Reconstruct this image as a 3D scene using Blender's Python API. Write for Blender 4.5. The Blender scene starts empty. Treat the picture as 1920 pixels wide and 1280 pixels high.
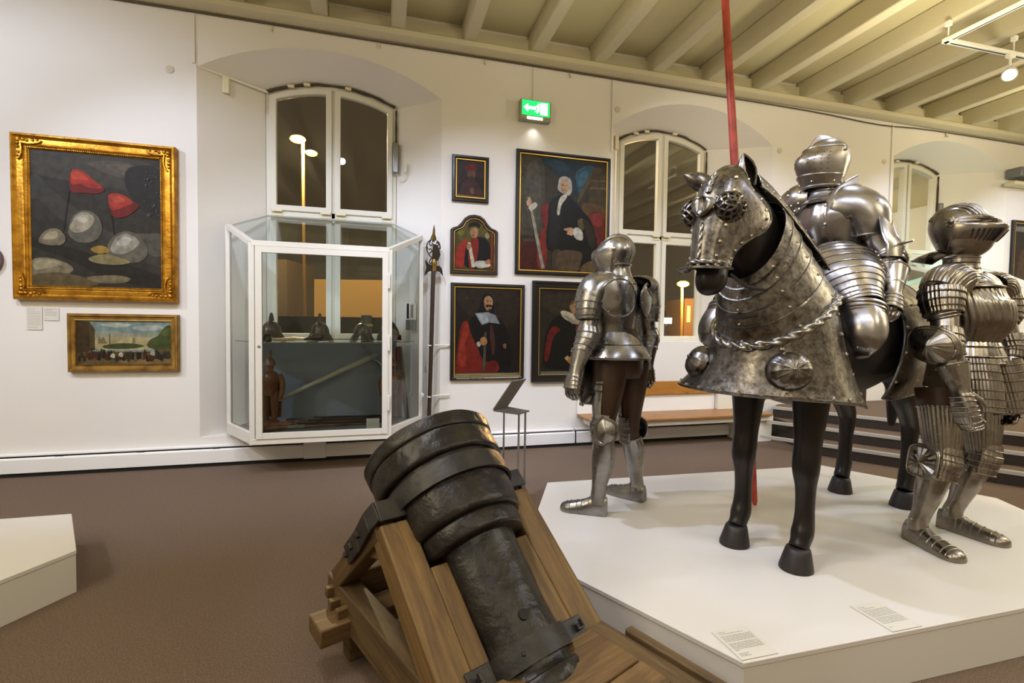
import bpy, bmesh, math, random
from mathutils import Vector as V, Matrix
random.seed(11)
R = math.radians; PI = math.pi
scn = bpy.context.scene
COL = scn.collection

# ------------------------------------------------------------------ camera
EYE = 1.35; FPX = 911.0
_yaw, _pitch, _roll = R(15.236), R(-2.077), R(.783)
_fw = V((math.sin(_yaw)*math.cos(_pitch), math.cos(_yaw)*math.cos(_pitch), math.sin(_pitch)))
_r0 = V((math.cos(_yaw), -math.sin(_yaw), 0)); _u0 = _r0.cross(_fw)
_rt = _r0*math.cos(_roll) + _u0*math.sin(_roll); _up = _u0*math.cos(_roll) - _r0*math.sin(_roll)
CAM = V((0, 0, EYE))
cd = bpy.data.cameras.new('camera'); cam = bpy.data.objects.new('camera', cd); COL.objects.link(cam)
cd.sensor_width = 36; cd.lens = FPX/1920*36; cd.clip_start = .05; cd.clip_end = 300
cam.matrix_world = Matrix(((_rt.x, _up.x, -_fw.x, 0), (_rt.y, _up.y, -_fw.y, 0), (_rt.z, _up.z, -_fw.z, EYE), (0, 0, 0, 1)))
scn.camera = cam
def ray(x, y): return _fw + _rt*((x-960)/FPX) + _up*((640-y)/FPX)
def at(x, y, t): return CAM + ray(x, y)*t            # point seen at a pixel, at depth t
def on_y(x, y, Y): d = ray(x, y); return CAM + d*(Y/d.y)
def on_z(x, y, z): d = ray(x, y); return CAM + d*((z-EYE)/d.z)

# ------------------------------------------------------------------ world, light, exposure
w = bpy.data.worlds.new('night'); scn.world = w; w.use_nodes = True
w.node_tree.nodes['Background'].inputs[0].default_value = (.050, .036, .020, 1)
w.node_tree.nodes['Background'].inputs[1].default_value = 1.0
scn.view_settings.view_transform = 'Standard'; scn.view_settings.look = 'None'
scn.view_settings.gamma = 1.0; scn.view_settings.exposure = 0.06; scn.view_settings.use_curve_mapping = False
WARM = (1.0, .80, .56); NEUT = (1.0, .90, .78); SOFT = (1.0, .84, .62)
def spot(name, loc, target, power, size=60, blend=.35, col=NEUT, rad=.04):
    l = bpy.data.lights.new(name, 'SPOT'); l.energy = power; l.spot_size = R(size); l.spot_blend = blend
    l.color = col; l.shadow_soft_size = rad
    o = bpy.data.objects.new(name, l); COL.objects.link(o); o.location = loc
    o.rotation_euler = (V(target)-V(loc)).to_track_quat('-Z', 'Y').to_euler(); return o
def point(name, loc, power, col=SOFT, rad=.25):
    l = bpy.data.lights.new(name, 'POINT'); l.energy = power; l.color = col; l.shadow_soft_size = rad
    o = bpy.data.objects.new(name, l); COL.objects.link(o); o.location = loc; return o
COOL = (.88, .985, 1.27); AMB = (1.0, .94, .83); FILL = (1.0, .87, .58)
# wall washers on the window-side track
for x, y, tx, tz, e, sz in ((-4.3,2.5,-2.9,1.9,420,88),(-2.3,2.3,-1.3,1.3,300,74),(-.6,2.5,-.3,1.3,260,66),(.5,2.4,1.3,1.2,330,72),(2.6,2.6,2.2,1.2,230,70),(4.2,2.6,4.6,1.3,260,76),(6.2,2.8,7.2,1.4,300,78),(8.4,2.8,9.4,1.4,300,78)):
    spot('wall_washer', (x,y,3.95), (tx,5.05,tz), e*.46, sz, .6, COOL, .05)
spot('wall_washer', (1.9,3.4,3.95), (4.4,5.25,2.4), 70, 70, .6, AMB, .05)  # added fill to lift the right jamb of the middle recess
# spotlights on the podium, plus an added fill on the rider
for x, y, tx, ty, tz, e, sz in ((-.3,3.0,2.0,2.6,.6,420,62),(1.3,.1,2.6,2.4,1.0,130,52),(4.7,.8,3.0,1.9,1.1,150,58),(-.9,.9,1.2,2.4,.6,110,56),(.5,.5,2.35,2.1,1.9,130,30),(3.2,2.4,3.0,3.0,.2,90,84)):
    spot('podium_spot', (x,y,3.95), (tx,ty,tz), e*.44, sz, .25, COOL, .045)
# unseen overhead spots added as general fill for floor and walls
for x, y, e in ((-3.6,1.2,118),(-3.6,-2.2,100),(-.8,1.6,105),(-.6,-1.6,60),(1.6,-1.2,45),(4.6,-1.6,60),(6.4,1.2,118),(9.5,1.0,118),(8.0,-2.0,100),(11.2,3.0,118)):
    spot('overhead_fill', (x,y,4.05), (x,y,0), e, 150, .6, AMB, .12)
for x, y, e in ((-3.0,.2,115),(1.0,-1.6,45),(3.4,-.4,55),(7.2,1.6,120),(10.5,.5,120)): point('room_fill', (x,y,3.3), e, FILL, .3)  # unseen fill points added to warm and brighten the ceiling
for x, y in ((-1.5,1.5),(1.5,2.6),(4.5,3.0),(7.5,3.2),(2.5,.2)): spot('ceiling_fill', (x,y,3.2), (x,y+.2,5), 74, 150, .8, FILL, .2)  # unseen spots aimed upward, added only to lighten the ceiling


# ------------------------------------------------------------------ mesh building
class MB:
    def __init__(s): s.v = []; s.f = []; s.m = []
    def add(s, vs, fs, mi=0):
        b = len(s.v); s.v += [V(p) for p in vs]
        for f in fs: s.f.append(tuple(b+i for i in f)); s.m.append(mi)
        return s
    def box(s, lo, hi, mi=0):
        x0, y0, z0 = lo; x1, y1, z1 = hi
        return s.add([(x0,y0,z0),(x1,y0,z0),(x1,y1,z0),(x0,y1,z0),(x0,y0,z1),(x1,y0,z1),(x1,y1,z1),(x0,y1,z1)],
                     [(3,2,1,0),(4,5,6,7),(0,1,5,4),(1,2,6,5),(2,3,7,6),(3,0,4,7)], mi)
    def obox(s, c, ax, ay, az, mi=0):              # half-axis vectors
        c = V(c); ax = V(ax); ay = V(ay); az = V(az)
        vs = [c+ax*i+ay*j+az*k for k in (-1,1) for i, j in ((-1,-1),(1,-1),(1,1),(-1,1))]
        return s.add(vs, [(3,2,1,0),(4,5,6,7),(0,1,5,4),(1,2,6,5),(2,3,7,6),(3,0,4,7)], mi)
    def beam(s, a, b, wd, ht, up=(0,0,1), mi=0):
        a = V(a); b = V(b); d = (b-a); h = d*.5; d = d.normalized()
        sd = d.cross(V(up)).normalized(); u = sd.cross(d)
        return s.obox((a+b)*.5, h, sd*(wd/2), u*(ht/2), mi)
    def prism(s, poly, ext, mi=0):
        n = len(poly); ext = V(ext); poly = [V(p) for p in poly]
        return s.add(poly+[p+ext for p in poly],
            [tuple(range(n-1,-1,-1)), tuple(range(n, 2*n))]+[(i,(i+1)%n,n+(i+1)%n,n+i) for i in range(n)], mi)
    def loft(s, rings, closed=True, cap0=False, cap1=False, mi=0):
        n = len(rings[0]); vs = [p for r in rings for p in r]; fs = []
        for k in range(len(rings)-1):
            for i in range(n if closed else n-1):
                j = (i+1) % n; fs.append((k*n+i, k*n+j, (k+1)*n+j, (k+1)*n+i))
        if cap0: fs.append(tuple(range(n-1, -1, -1)))
        if cap1: fs.append(tuple((len(rings)-1)*n+i for i in range(n)))
        return s.add(vs, fs, mi)
    def tube(s, pts, r, n=8, cap=True, mi=0, closed=False):
        pts = [V(p) for p in pts]; rr = r if isinstance(r, (list, tuple)) else [r]*len(pts)
        rings = []; ref = None
        for i, p in enumerate(pts):
            if closed: t = pts[(i+1) % len(pts)]-pts[i-1]
            else: t = pts[min(i+1, len(pts)-1)]-pts[max(i-1, 0)]
            t = t.normalized() if t.length > 1e-9 else V((0,0,1))
            if ref is None:
                ref = V((0,0,1)) if abs(t.z) < .9 else V((1,0,0))
            e1 = (ref - t*ref.dot(t)).normalized(); e2 = t.cross(e1); ref = e1
            rings.append([p+e1*(rr[i]*math.cos(2*PI*k/n))+e2*(rr[i]*math.sin(2*PI*k/n)) for k in range(n)])
        if closed: rings.append(rings[0])
        return s.loft(rings, True, cap and not closed, cap and not closed, mi)
    def ball(s, c, r, n=8, mi=0, ax=None):
        c = V(c); ax = ax or (V((1,0,0)), V((0,1,0)), V((0,0,1)))
        m = max(3, n//2); rings = []
        for k in range(m+1):
            ph = PI*k/m; z = math.cos(ph); q = max(math.sin(ph), .02)
            rings.append([c+(ax[0]*(q*math.cos(2*PI*i/n))+ax[1]*(q*math.sin(2*PI*i/n))+ax[2]*z)*r for i in range(n)])
        return s.loft(rings, True, True, True, mi)
    def lathe(s, c, axis, prof, n=32, mi=0, cap=(False, False), ref=None):
        c = V(c); a = V(axis).normalized(); ref = V(ref) if ref else (V((0,0,1)) if abs(a.z) < .9 else V((1,0,0)))
        e1 = (ref-a*ref.dot(a)).normalized(); e2 = a.cross(e1)
        return s.loft([[c+a*q+e1*(r*math.cos(2*PI*i/n))+e2*(r*math.sin(2*PI*i/n)) for i in range(n)] for q, r in prof], True, cap[0], cap[1], mi)

LOC = {}
def build(name, mb, mats, parent=None, solid=0, bevel=0, angle=38, subsurf=0, fix=False):
    """one mesh object; children share their thing's origin"""
    mats = mats if isinstance(mats, (list, tuple)) else [mats]
    me = bpy.data.meshes.new(name)
    if parent is not None: org = LOC[parent.name]
    else:
        lo = V((min(p.x for p in mb.v), min(p.y for p in mb.v), min(p.z for p in mb.v)))
        hi = V((max(p.x for p in mb.v), max(p.y for p in mb.v), 0)); org = V(((lo.x+hi.x)/2, (lo.y+hi.y)/2, lo.z))
    me.from_pydata([p-org for p in mb.v], [], mb.f)
    for m in mats: me.materials.append(m)
    me.polygons.foreach_set('material_index', mb.m)
    bm = bmesh.new(); bm.from_mesh(me)
    if fix: bmesh.ops.remove_doubles(bm, verts=bm.verts, dist=1e-5)
    if fix: bmesh.ops.recalc_face_normals(bm, faces=bm.faces)
    for f in bm.faces: f.smooth = True
    for e in bm.edges:
        if len(e.link_faces) == 2 and e.calc_face_angle(0) > R(angle): e.smooth = False
    bm.to_mesh(me); bm.free()
    o = bpy.data.objects.new(name, me); COL.objects.link(o)
    if parent is not None: o.parent = parent; LOC[o.name] = org
    else: o.location = org; LOC[o.name] = org
    if solid:
        md = o.modifiers.new('thickness', 'SOLIDIFY'); md.thickness = solid; md.offset = 0
        es = o.modifiers.new('crisp edges', 'EDGE_SPLIT'); es.split_angle = R(max(angle, 42)); es.use_edge_sharp = True
    if bevel:
        md = o.modifiers.new('bevel', 'BEVEL'); md.width = bevel; md.segments = 2; md.limit_method = 'ANGLE'; md.angle_limit = R(40)
    if subsurf:
        md = o.modifiers.new('sub', 'SUBSURF'); md.levels = md.render_levels = subsurf
    return o
def tag(o, label=None, cat=None, group=None, kind=None):
    if label: o['label'] = label
    if cat: o['category'] = cat
    if group: o['group'] = group
    if kind: o['kind'] = kind
    return o
def thing(name, loc, label, cat, group=None, kind=None):
    o = bpy.data.objects.new(name, None); COL.objects.link(o); o.location = loc; o.empty_display_size = .1
    LOC[o.name] = V(loc); return tag(o, label, cat, group, kind)
def text_mb(mb, body, o, ex, ey, size, depth=0, mi=0, align='LEFT'):
    """lettering laid in the plane ex, ey at o"""
    cu = bpy.data.curves.new('t', 'FONT'); cu.body = body; cu.size = size; cu.align_x = align; cu.resolution_u = 2
    ob = bpy.data.objects.new('t', cu); COL.objects.link(ob)
    dg = bpy.context.evaluated_depsgraph_get(); me = bpy.data.meshes.new_from_object(ob.evaluated_get(dg))
    mb.add([V(o)+V(ex)*p.co.x+V(ey)*p.co.y for p in me.vertices], [tuple(f.vertices) for f in me.polygons], mi)
    bpy.data.objects.remove(ob); bpy.data.curves.remove(cu); bpy.data.meshes.remove(me)

def cr(keys, m):
    """Catmull-Rom through tuples/vectors of numbers; m steps per span"""
    ks = [tuple(k) for k in keys]; out = []; n = len(ks)
    for i in range(n-1):
        p0, p1, p2, p3 = ks[max(i-1, 0)], ks[i], ks[i+1], ks[min(i+2, n-1)]
        for j in range(m):
            t = j/m
            out.append(tuple(.5*(2*b+(c-a)*t+(2*a-5*b+4*c-d)*t*t+(3*b-a-3*c+d)*t**3) for a, b, c, d in zip(p0, p1, p2, p3)))
    out.append(ks[-1]); return out

# ------------------------------------------------------------------ materials
def nodes(name):
    m = bpy.data.materials.new(name); m.use_nodes = True
    nt = m.node_tree; return m, nt, nt.nodes['Principled BSDF']
def lin(c):
    if isinstance(c, str):
        c = tuple(int(c[i:i+2], 16)/255 for i in (0, 2, 4))
    return tuple(((x/12.92) if x <= .04045 else ((x+.055)/1.055)**2.4) for x in c[:3])+(1,)
def mat(name, col, rough=.5, metal=0, spec=.5, emit=None, estr=0, bump=None, vary=None, alpha=1, coat=0, scale3=None):
    """vary=(colour2, noise scale, detail, lo, hi); bump=(scale, strength, detail)"""
    m, nt, b = nodes(name); N = nt.nodes.new; L = nt.links.new
    b.inputs['Base Color'].default_value = lin(col); b.inputs['Roughness'].default_value = rough
    b.inputs['Metallic'].default_value = metal; b.inputs['Specular IOR Level'].default_value = spec
    b.inputs['Coat Weight'].default_value = coat
    if emit: b.inputs['Emission Color'].default_value = lin(emit); b.inputs['Emission Strength'].default_value = estr
    tc = N('ShaderNodeTexCoord'); src = tc.outputs['Object']
    if scale3:
        mp = N('ShaderNodeMapping'); mp.inputs['Scale'].default_value = scale3; L(src, mp.inputs[0]); src = mp.outputs[0]
    if vary:
        c2, sc, de, lo, hi = vary
        n = N('ShaderNodeTexNoise'); n.inputs['Scale'].default_value = sc; n.inputs['Detail'].default_value = de; L(src, n.inputs['Vector'])
        mr = N('ShaderNodeMapRange'); mr.inputs[1].default_value = lo; mr.inputs[2].default_value = hi; L(n.outputs['Fac'], mr.inputs[0])
        mx = N('ShaderNodeMix'); mx.data_type = 'RGBA'; mx.inputs[6].default_value = lin(col); mx.inputs[7].default_value = lin(c2)
        L(mr.outputs[0], mx.inputs[0]); L(mx.outputs[2], b.inputs['Base Color'])
    if bump:
        n = N('ShaderNodeTexNoise'); n.inputs['Scale'].default_value = bump[0]; n.inputs['Detail'].default_value = bump[2]; L(src, n.inputs['Vector'])
        bp = N('ShaderNodeBump'); bp.inputs['Strength'].default_value = bump[1]; bp.inputs['Distance'].default_value = .01
        L(n.outputs['Fac'], bp.inputs['Height']); L(bp.outputs[0], b.inputs['Normal'])
    return m
def steel(name, base, dark, scale, rlo, rhi, blotch=.5, bump=.05, fine=1.0):
    m, nt, b = nodes(name); N = nt.nodes.new; L = nt.links.new
    b.inputs['Metallic'].default_value = 1
    tc = N('ShaderNodeTexCoord')
    n1 = N('ShaderNodeTexNoise'); n1.inputs['Scale'].default_value = scale; n1.inputs['Detail'].default_value = 6; n1.inputs['Roughness'].default_value = .65
    L(tc.outputs['Object'], n1.inputs['Vector'])
    r1 = N('ShaderNodeMapRange'); r1.inputs[1].default_value = .35; r1.inputs[2].default_value = .68; L(n1.outputs['Fac'], r1.inputs[0])
    mx = N('ShaderNodeMix'); mx.data_type = 'RGBA'; mx.inputs[6].default_value = lin(base); mx.inputs[7].default_value = lin(dark)
    ml = N('ShaderNodeMath'); ml.operation = 'MULTIPLY'; ml.inputs[1].default_value = blotch; L(r1.outputs[0], ml.inputs[0]); L(ml.outputs[0], mx.inputs[0])
    L(mx.outputs[2], b.inputs['Base Color'])
    n2 = N('ShaderNodeTexNoise'); n2.inputs['Scale'].default_value = scale*2.7; n2.inputs['Detail'].default_value = 5; L(tc.outputs['Object'], n2.inputs['Vector'])
    r2 = N('ShaderNodeMapRange'); r2.inputs[1].default_value = .3; r2.inputs[2].default_value = .7; r2.inputs[3].default_value = rlo; r2.inputs[4].default_value = rhi
    L(n2.outputs['Fac'], r2.inputs[0]); L(r2.outputs[0], b.inputs['Roughness'])
    n3 = N('ShaderNodeTexNoise'); n3.inputs['Scale'].default_value = 9*fine; n3.inputs['Detail'].default_value = 3; L(tc.outputs['Object'], n3.inputs['Vector'])
    bp = N('ShaderNodeBump'); bp.inputs['Strength'].default_value = bump; bp.inputs['Distance'].default_value = .02
    L(n3.outputs['Fac'], bp.inputs['Height']); L(bp.outputs[0], b.inputs['Normal'])
    return m
def wood(name, c1, c2, axis, rough=.55, ring=14, bump=.25, knots=True):
    """grain runs along the given axis (a vector), built from stretched noise"""
    m, nt, b = nodes(name); N = nt.nodes.new; L = nt.links.new
    tc = N('ShaderNodeTexCoord'); mp = N('ShaderNodeMapping')
    a = V(axis).normalized(); q = a.to_track_quat('X', 'Z').to_matrix().transposed().to_euler()
    mp.inputs['Rotation'].default_value = q; L(tc.outputs['Object'], mp.inputs[0])
    m2 = N('ShaderNodeMapping'); m2.inputs['Scale'].default_value = (1.6, ring, ring); L(mp.outputs[0], m2.inputs[0])
    n = N('ShaderNodeTexNoise'); n.inputs['Scale'].default_value = 1.6; n.inputs['Detail'].default_value = 7; n.inputs['Roughness'].default_value = .7; n.inputs['Distortion'].default_value = .9
    L(m2.outputs[0], n.inputs['Vector'])
    rp = N('ShaderNodeMapRange'); rp.inputs[1].default_value = .32; rp.inputs[2].default_value = .68; L(n.outputs['Fac'], rp.inputs[0])
    mx = N('ShaderNodeMix'); mx.data_type = 'RGBA'; mx.inputs[6].default_value = lin(c1); mx.inputs[7].default_value = lin(c2)
    L(rp.outputs[0], mx.inputs[0]); last = mx.outputs[2]
    if knots:
        vo = N('ShaderNodeTexVoronoi'); vo.inputs['Scale'].default_value = 5.5
        m3 = N('ShaderNodeMapping'); m3.inputs['Scale'].default_value = (.55, 1, 1); L(mp.outputs[0], m3.inputs[0]); L(m3.outputs[0], vo.inputs['Vector'])
        kr = N('ShaderNodeMapRange'); kr.inputs[1].default_value = .05; kr.inputs[2].default_value = .11; kr.inputs[3].default_value = .75; kr.inputs[4].default_value = 0
        L(vo.outputs['Distance'], kr.inputs[0])
        mk = N('ShaderNodeMix'); mk.data_type = 'RGBA'; mk.inputs[7].default_value = lin('3a2610'); L(kr.outputs[0], mk.inputs[0]); L(last, mk.inputs[6]); last = mk.outputs[2]
    L(last, b.inputs['Base Color']); b.inputs['Roughness'].default_value = rough
    bp = N('ShaderNodeBump'); bp.inputs['Strength'].default_value = bump; bp.inputs['Distance'].default_value = .006
    L(n.outputs['Fac'], bp.inputs['Height']); L(bp.outputs[0], b.inputs['Normal'])
    return m
def glass(name, tint=(.93, .97, .95), refl=1.0):
    """thin pane: clear with the mirror-like reflection of a flat sheet"""
    m = bpy.data.materials.new(name); m.use_nodes = True; nt = m.node_tree; nt.nodes.clear(); N = nt.nodes.new; L = nt.links.new
    out = N('ShaderNodeOutputMaterial'); tr = N('ShaderNodeBsdfTransparent'); tr.inputs[0].default_value = tint+(1,)
    gl = N('ShaderNodeBsdfGlossy'); gl.inputs['Roughness'].default_value = .004; gl.inputs[0].default_value = (.95, .97, .96, 1)
    fr = N('ShaderNodeFresnel'); fr.inputs[0].default_value = 1.5
    mu = N('ShaderNodeMath'); mu.operation = 'MULTIPLY'; mu.inputs[1].default_value = refl; L(fr.outputs[0], mu.inputs[0])
    mx = N('ShaderNodeMixShader'); L(mu.outputs[0], mx.inputs[0]); L(tr.outputs[0], mx.inputs[1]); L(gl.outputs[0], mx.inputs[2]); L(mx.outputs[0], out.inputs[0])
    return m
M = {}
M['wall'] = mat('wall_plaster', 'e3dfda', .8, spec=.25, bump=(3, .12, 6))
M['ceil'] = mat('ceiling_paint', 'cfc8a4', .85, spec=.2)
M['beam'] = mat('beam_paint', 'cbc3a8', .8, spec=.2, bump=(6, .15, 4))
M['trim'] = mat('white_paint', 'e6e2d8', .45)
M['case'] = mat('case_paint', 'dad6cd', .4)
M['frame'] = mat('window_paint', 'd4d0c2', .45)
M['crack'] = mat('torn_seal', '4a4234', .9)
M['carpet'] = mat('carpet_pile', '6f5d51', .95, spec=.1, vary=('8a7767', 160, 3, .35, .65), bump=(260, .9, 2))
M['heater'] = mat('heater_enamel', 'ecebea', .35)
M['dark'] = mat('dark_gap', '14110e', .8)
M['glass'] = glass('window_glass', (.95, .94, .9), 1.1)
M['caseglass'] = glass('case_glass', (.90, .95, .93), .9)
M['black'] = mat('black_plastic', '101010', .4)
M['ivory'] = mat('ivory_plastic', 'd9d0ae', .5)
M['grey'] = mat('grey_metal', '8d8d8a', .35, .8)
M['white'] = mat('white_plastic', 'f0efea', .5)
M['card'] = mat('label_card', 'd6d2c8', .6)
M['ink'] = mat('label_ink', '77736c', .8)
M['inkd'] = mat('label_ink_dark', '2a2826', .8)
M['platform'] = mat('podium_paint', 'd9d5d1', .45, spec=.35, bump=(2, .03, 3))
M['steel'] = steel('armour_steel', 'a3a09c', '5d5852', 7, .22, .38, .6, .07)
M['steel2'] = steel('fluted_steel', '9d978f', '63584a', 6, .22, .38, .65, .05)
M['steel3'] = steel('rider_steel', 'aeaaa8', '6f6a68', 5, .24, .38, .5, .08)
M['etch'] = steel('etched_bard_steel', '8d8883', '3a332c', 30, .25, .42, .9, .10, 3)
M['inside'] = mat('armour_inside', '15110e', .7)
M['leather'] = mat('brown_leather', '331f13', .42, spec=.4, vary=('432b1b', 5, 3, .4, .7))
M['glove'] = mat('glove_leather', '5f5236', .7, bump=(60, .4, 2))
M['rivet'] = mat('rivet_steel', 'd8d2c8', .25, 1)
M['horse'] = mat('dark_horse_wood', '161210', .36, spec=.4, vary=('201a17', 6, 4, .4, .7), bump=(14, .08, 3))
M['hoof'] = mat('dark_hoof', '221e1b', .5)
M['iron'] = mat('wrought_iron', '1b1816', .36, .3, .5, vary=('2f2a25', 9, 6, .4, .75), bump=(13, 1.0, 5))
M['strap'] = mat('forged_strap_iron', '2b2928', .45, .4, vary=('3b3835', 14, 4, .4, .7), bump=(30, .3, 4))
M['red'] = mat('red_lance_paint', 'b5463a', .35, vary=('8c2a20', 12, 4, .45, .7))
M['brass'] = mat('aged_brass', '7c6636', .4, .8)
M['ironb'] = mat('blackened_iron', '2b241c', .45, .7)
M['pole'] = mat('brown_pole', '33231a', .45)

# ------------------------------------------------------------------ the room
WY = 5.07          # face of the long wall
IY = 5.47          # plane of the windows
XL, XR, YB, TOP = -6.0, 13.0, -5.0, 4.40
PZ = .21           # podium height
def arc_z(x, x0, x1, zs, za):
    h = (x1-x0)/2; s = za-zs; Rr = (h*h+s*s)/(2*s); c = (x0+x1)/2
    return za-Rr+math.sqrt(max(Rr*Rr-(x-c)**2, 0))
# outer opening x0,x1,spring,apex / window x0,x1,spring,apex
REC = [(-1.606, .606, 3.63, 3.945, -1.10, .15, 3.63, 3.775), (2.529, 4.715, 3.60, 3.958, 2.79, 4.02, 3.60, 3.755), (6.698, 8.90, 3.69, 3.994, 6.86, 8.06, 3.66, 3.80)]
NB = .26
NA = 24
wl = MB(); xs = XL
for r in REC:
    wl.add([(xs,WY,0),(r[0],WY,0),(r[0],WY,TOP+.3),(xs,WY,TOP+.3)], [(0,1,2,3)])
    wl.add([(r[0],WY,0),(r[1],WY,0),(r[1],WY,NB),(r[0],WY,NB)], [(0,1,2,3)])
    px = [r[0]+(r[1]-r[0])*i/NA for i in range(NA+1)]
    for a, b in zip(px, px[1:]):
        wl.add([(a,WY,arc_z(a,*r[:4])),(b,WY,arc_z(b,*r[:4])),(b,WY,TOP+.3),(a,WY,TOP+.3)], [(0,1,2,3)])
    qx = [r[4]+(r[5]-r[4])*i/NA for i in range(NA+1)]
    o1 = [(r[0],WY,NB)]+[(x,WY,arc_z(x,*r[:4])) for x in px]+[(r[1],WY,NB)]
    o2 = [(r[4]-.02,IY,NB)]+[(x+(-.02 if i == 0 else .02 if i == NA else 0),IY,arc_z(x,*r[4:])+.015) for i, x in enumerate(qx)]+[(r[5]+.02,IY,NB)]
    wl.loft([o1, o2], False)
    wl.add([(r[0],WY,NB),(r[1],WY,NB),(r[5]+.02,IY,NB),(r[4]-.02,IY,NB)], [(0,1,2,3)])
    wl.add([(r[4]-.02,IY,NB),(r[5]+.02,IY,NB),(r[5]+.02,IY,1.16),(r[4]-.02,IY,1.16)], [(0,1,2,3)])
    xs = r[1]
wl.add([(xs,WY,0),(XR,WY,0),(XR,WY,TOP+.3),(xs,WY,TOP+.3)], [(0,1,2,3)])
tag(build('wall_back', wl, M['wall'], angle=30), kind='structure')
tag(build('wall_left', MB().box((XL-.2,YB,0),(XL,WY,TOP+.3)), M['wall']), kind='structure')
tag(build('wall_right', MB().box((XR,YB,0),(XR+.2,WY,TOP+.3)), M['wall']), kind='structure')
tag(build('wall_front', MB().box((XL,YB-.2,0),(XR,YB,TOP+.3)), M['wall']), kind='structure')
tag(build('floor', MB().box((XL,YB,-.1),(XR,WY+.5,0)), M['carpet']), kind='structure')
tag(build('ceiling', MB().box((XL,YB,TOP),(XR,WY+.3,TOP+.1)), M['ceil']), kind='structure')
n = 0
for k in range(-7, 16):
    x = -.545+k*.7045
    if not (XL+.2 < x < XR-.2): continue
    n += 1
    b = build('trim_%d' % n, MB().box((x-.066,YB+.01,4.175),(x+.066,WY-.02,TOP-.002)), M['beam'], bevel=.012)
    tag(b, 'painted ceiling beam running from the window wall', kind='structure', group='ceiling beams')
# cornice beam on the wall with its chamfer and the dark cable line under it
cz = [(0,4.118),(-.15,4.118),(-.16,4.125),(-.16,4.17),(-.135,4.19),(0,4.19)]
c1 = MB().prism([(XL+.02,WY+y-.005,z) for y, z in cz], (XR-XL-.04,0,0))
tag(build('trim_%d' % (n+1), c1, M['beam'], bevel=.004), 'long painted wall plate beam under the ceiling beams', kind='structure')
fl = MB()
for k in range(-7, 15):
    x = -.545+k*.7045
    if XL+.2 < x < XR-1: fl.box((x+.068,WY-.06,4.192),(x+.64,WY-.006,4.34))
tag(build('trim_%d' % (n+2), fl, M['beam'], bevel=.004), 'low boards closing the gaps between the beam ends', kind='structure')
cab = cr([(XL+.3,4.10),(-3,4.102),(-1.4,4.105),(0,4.102),(1.5,4.105),(3.3,4.102),(5.2,4.095),(6.4,4.06),(7.4,4.098),(10,4.10),(XR-.5,4.10)], 4)
tag(build('wall_cable', MB().tube([(x,WY-.013,z) for x, z in cab], .009, 6), mat('cable_sheath','5a5240',.7)), 'thin dark cable clipped along the wall just under the beam', 'cable')
cs = [(x, 4.07) for x in (-.98, -.02, 1.05, 2.0, 7.62)]
for i, (x, z) in enumerate(cs):
    lb = ['first small picture hook hanging under the beam, left above the arch of the showcase window', 'small picture hook under the beam, right above the arch of the showcase window',
          'small picture hook under the beam left of the exit sign cable', 'small picture hook under the beam right of the exit sign cable', 'small picture hook under the beam above the far right arch'][i]
    tag(build('picture_hook', MB().box((x-.008,WY-.02,z-.03),(x+.008,WY-.006,z+.02)).tube([(x,WY-.02,z-.02),(x,WY-.035,z-.035),(x,WY-.03,z-.045)], .005, 6), M['ivory']), lb, 'hook', 'picture hooks under the beam')
# conduits
def conduit(x0, z0, z1, lab, r=.012):
    tag(build('cable_conduit', MB().box((x0-r,WY-.016,z0),(x0+r,WY-.002,z1)), M['wall']), lab, 'conduit')
conduit(-1.625, 3.655, 4.09, 'white cable conduit rising from the left corner of the big arch')
conduit(1.585, 3.70, 4.09, 'pale cable conduit running up from the green exit sign')
conduit(2.515, 3.30, 4.09, 'pale cable conduit left of the middle arch')
conduit(6.64, 1.2, 4.09, 'pale cable conduit on the wall left of the far right arch')
a = on_y(372,124,WY-.012); b_ = on_y(502,176,IY-.04)
tag(build('cable_conduit', MB().beam(V((-1.61,WY-.004,3.637)), V((-1.09,IY-.03,3.635)), .016, .02), M['trim']), 'white cable conduit along the left reveal of the showcase window', 'conduit')

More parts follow.
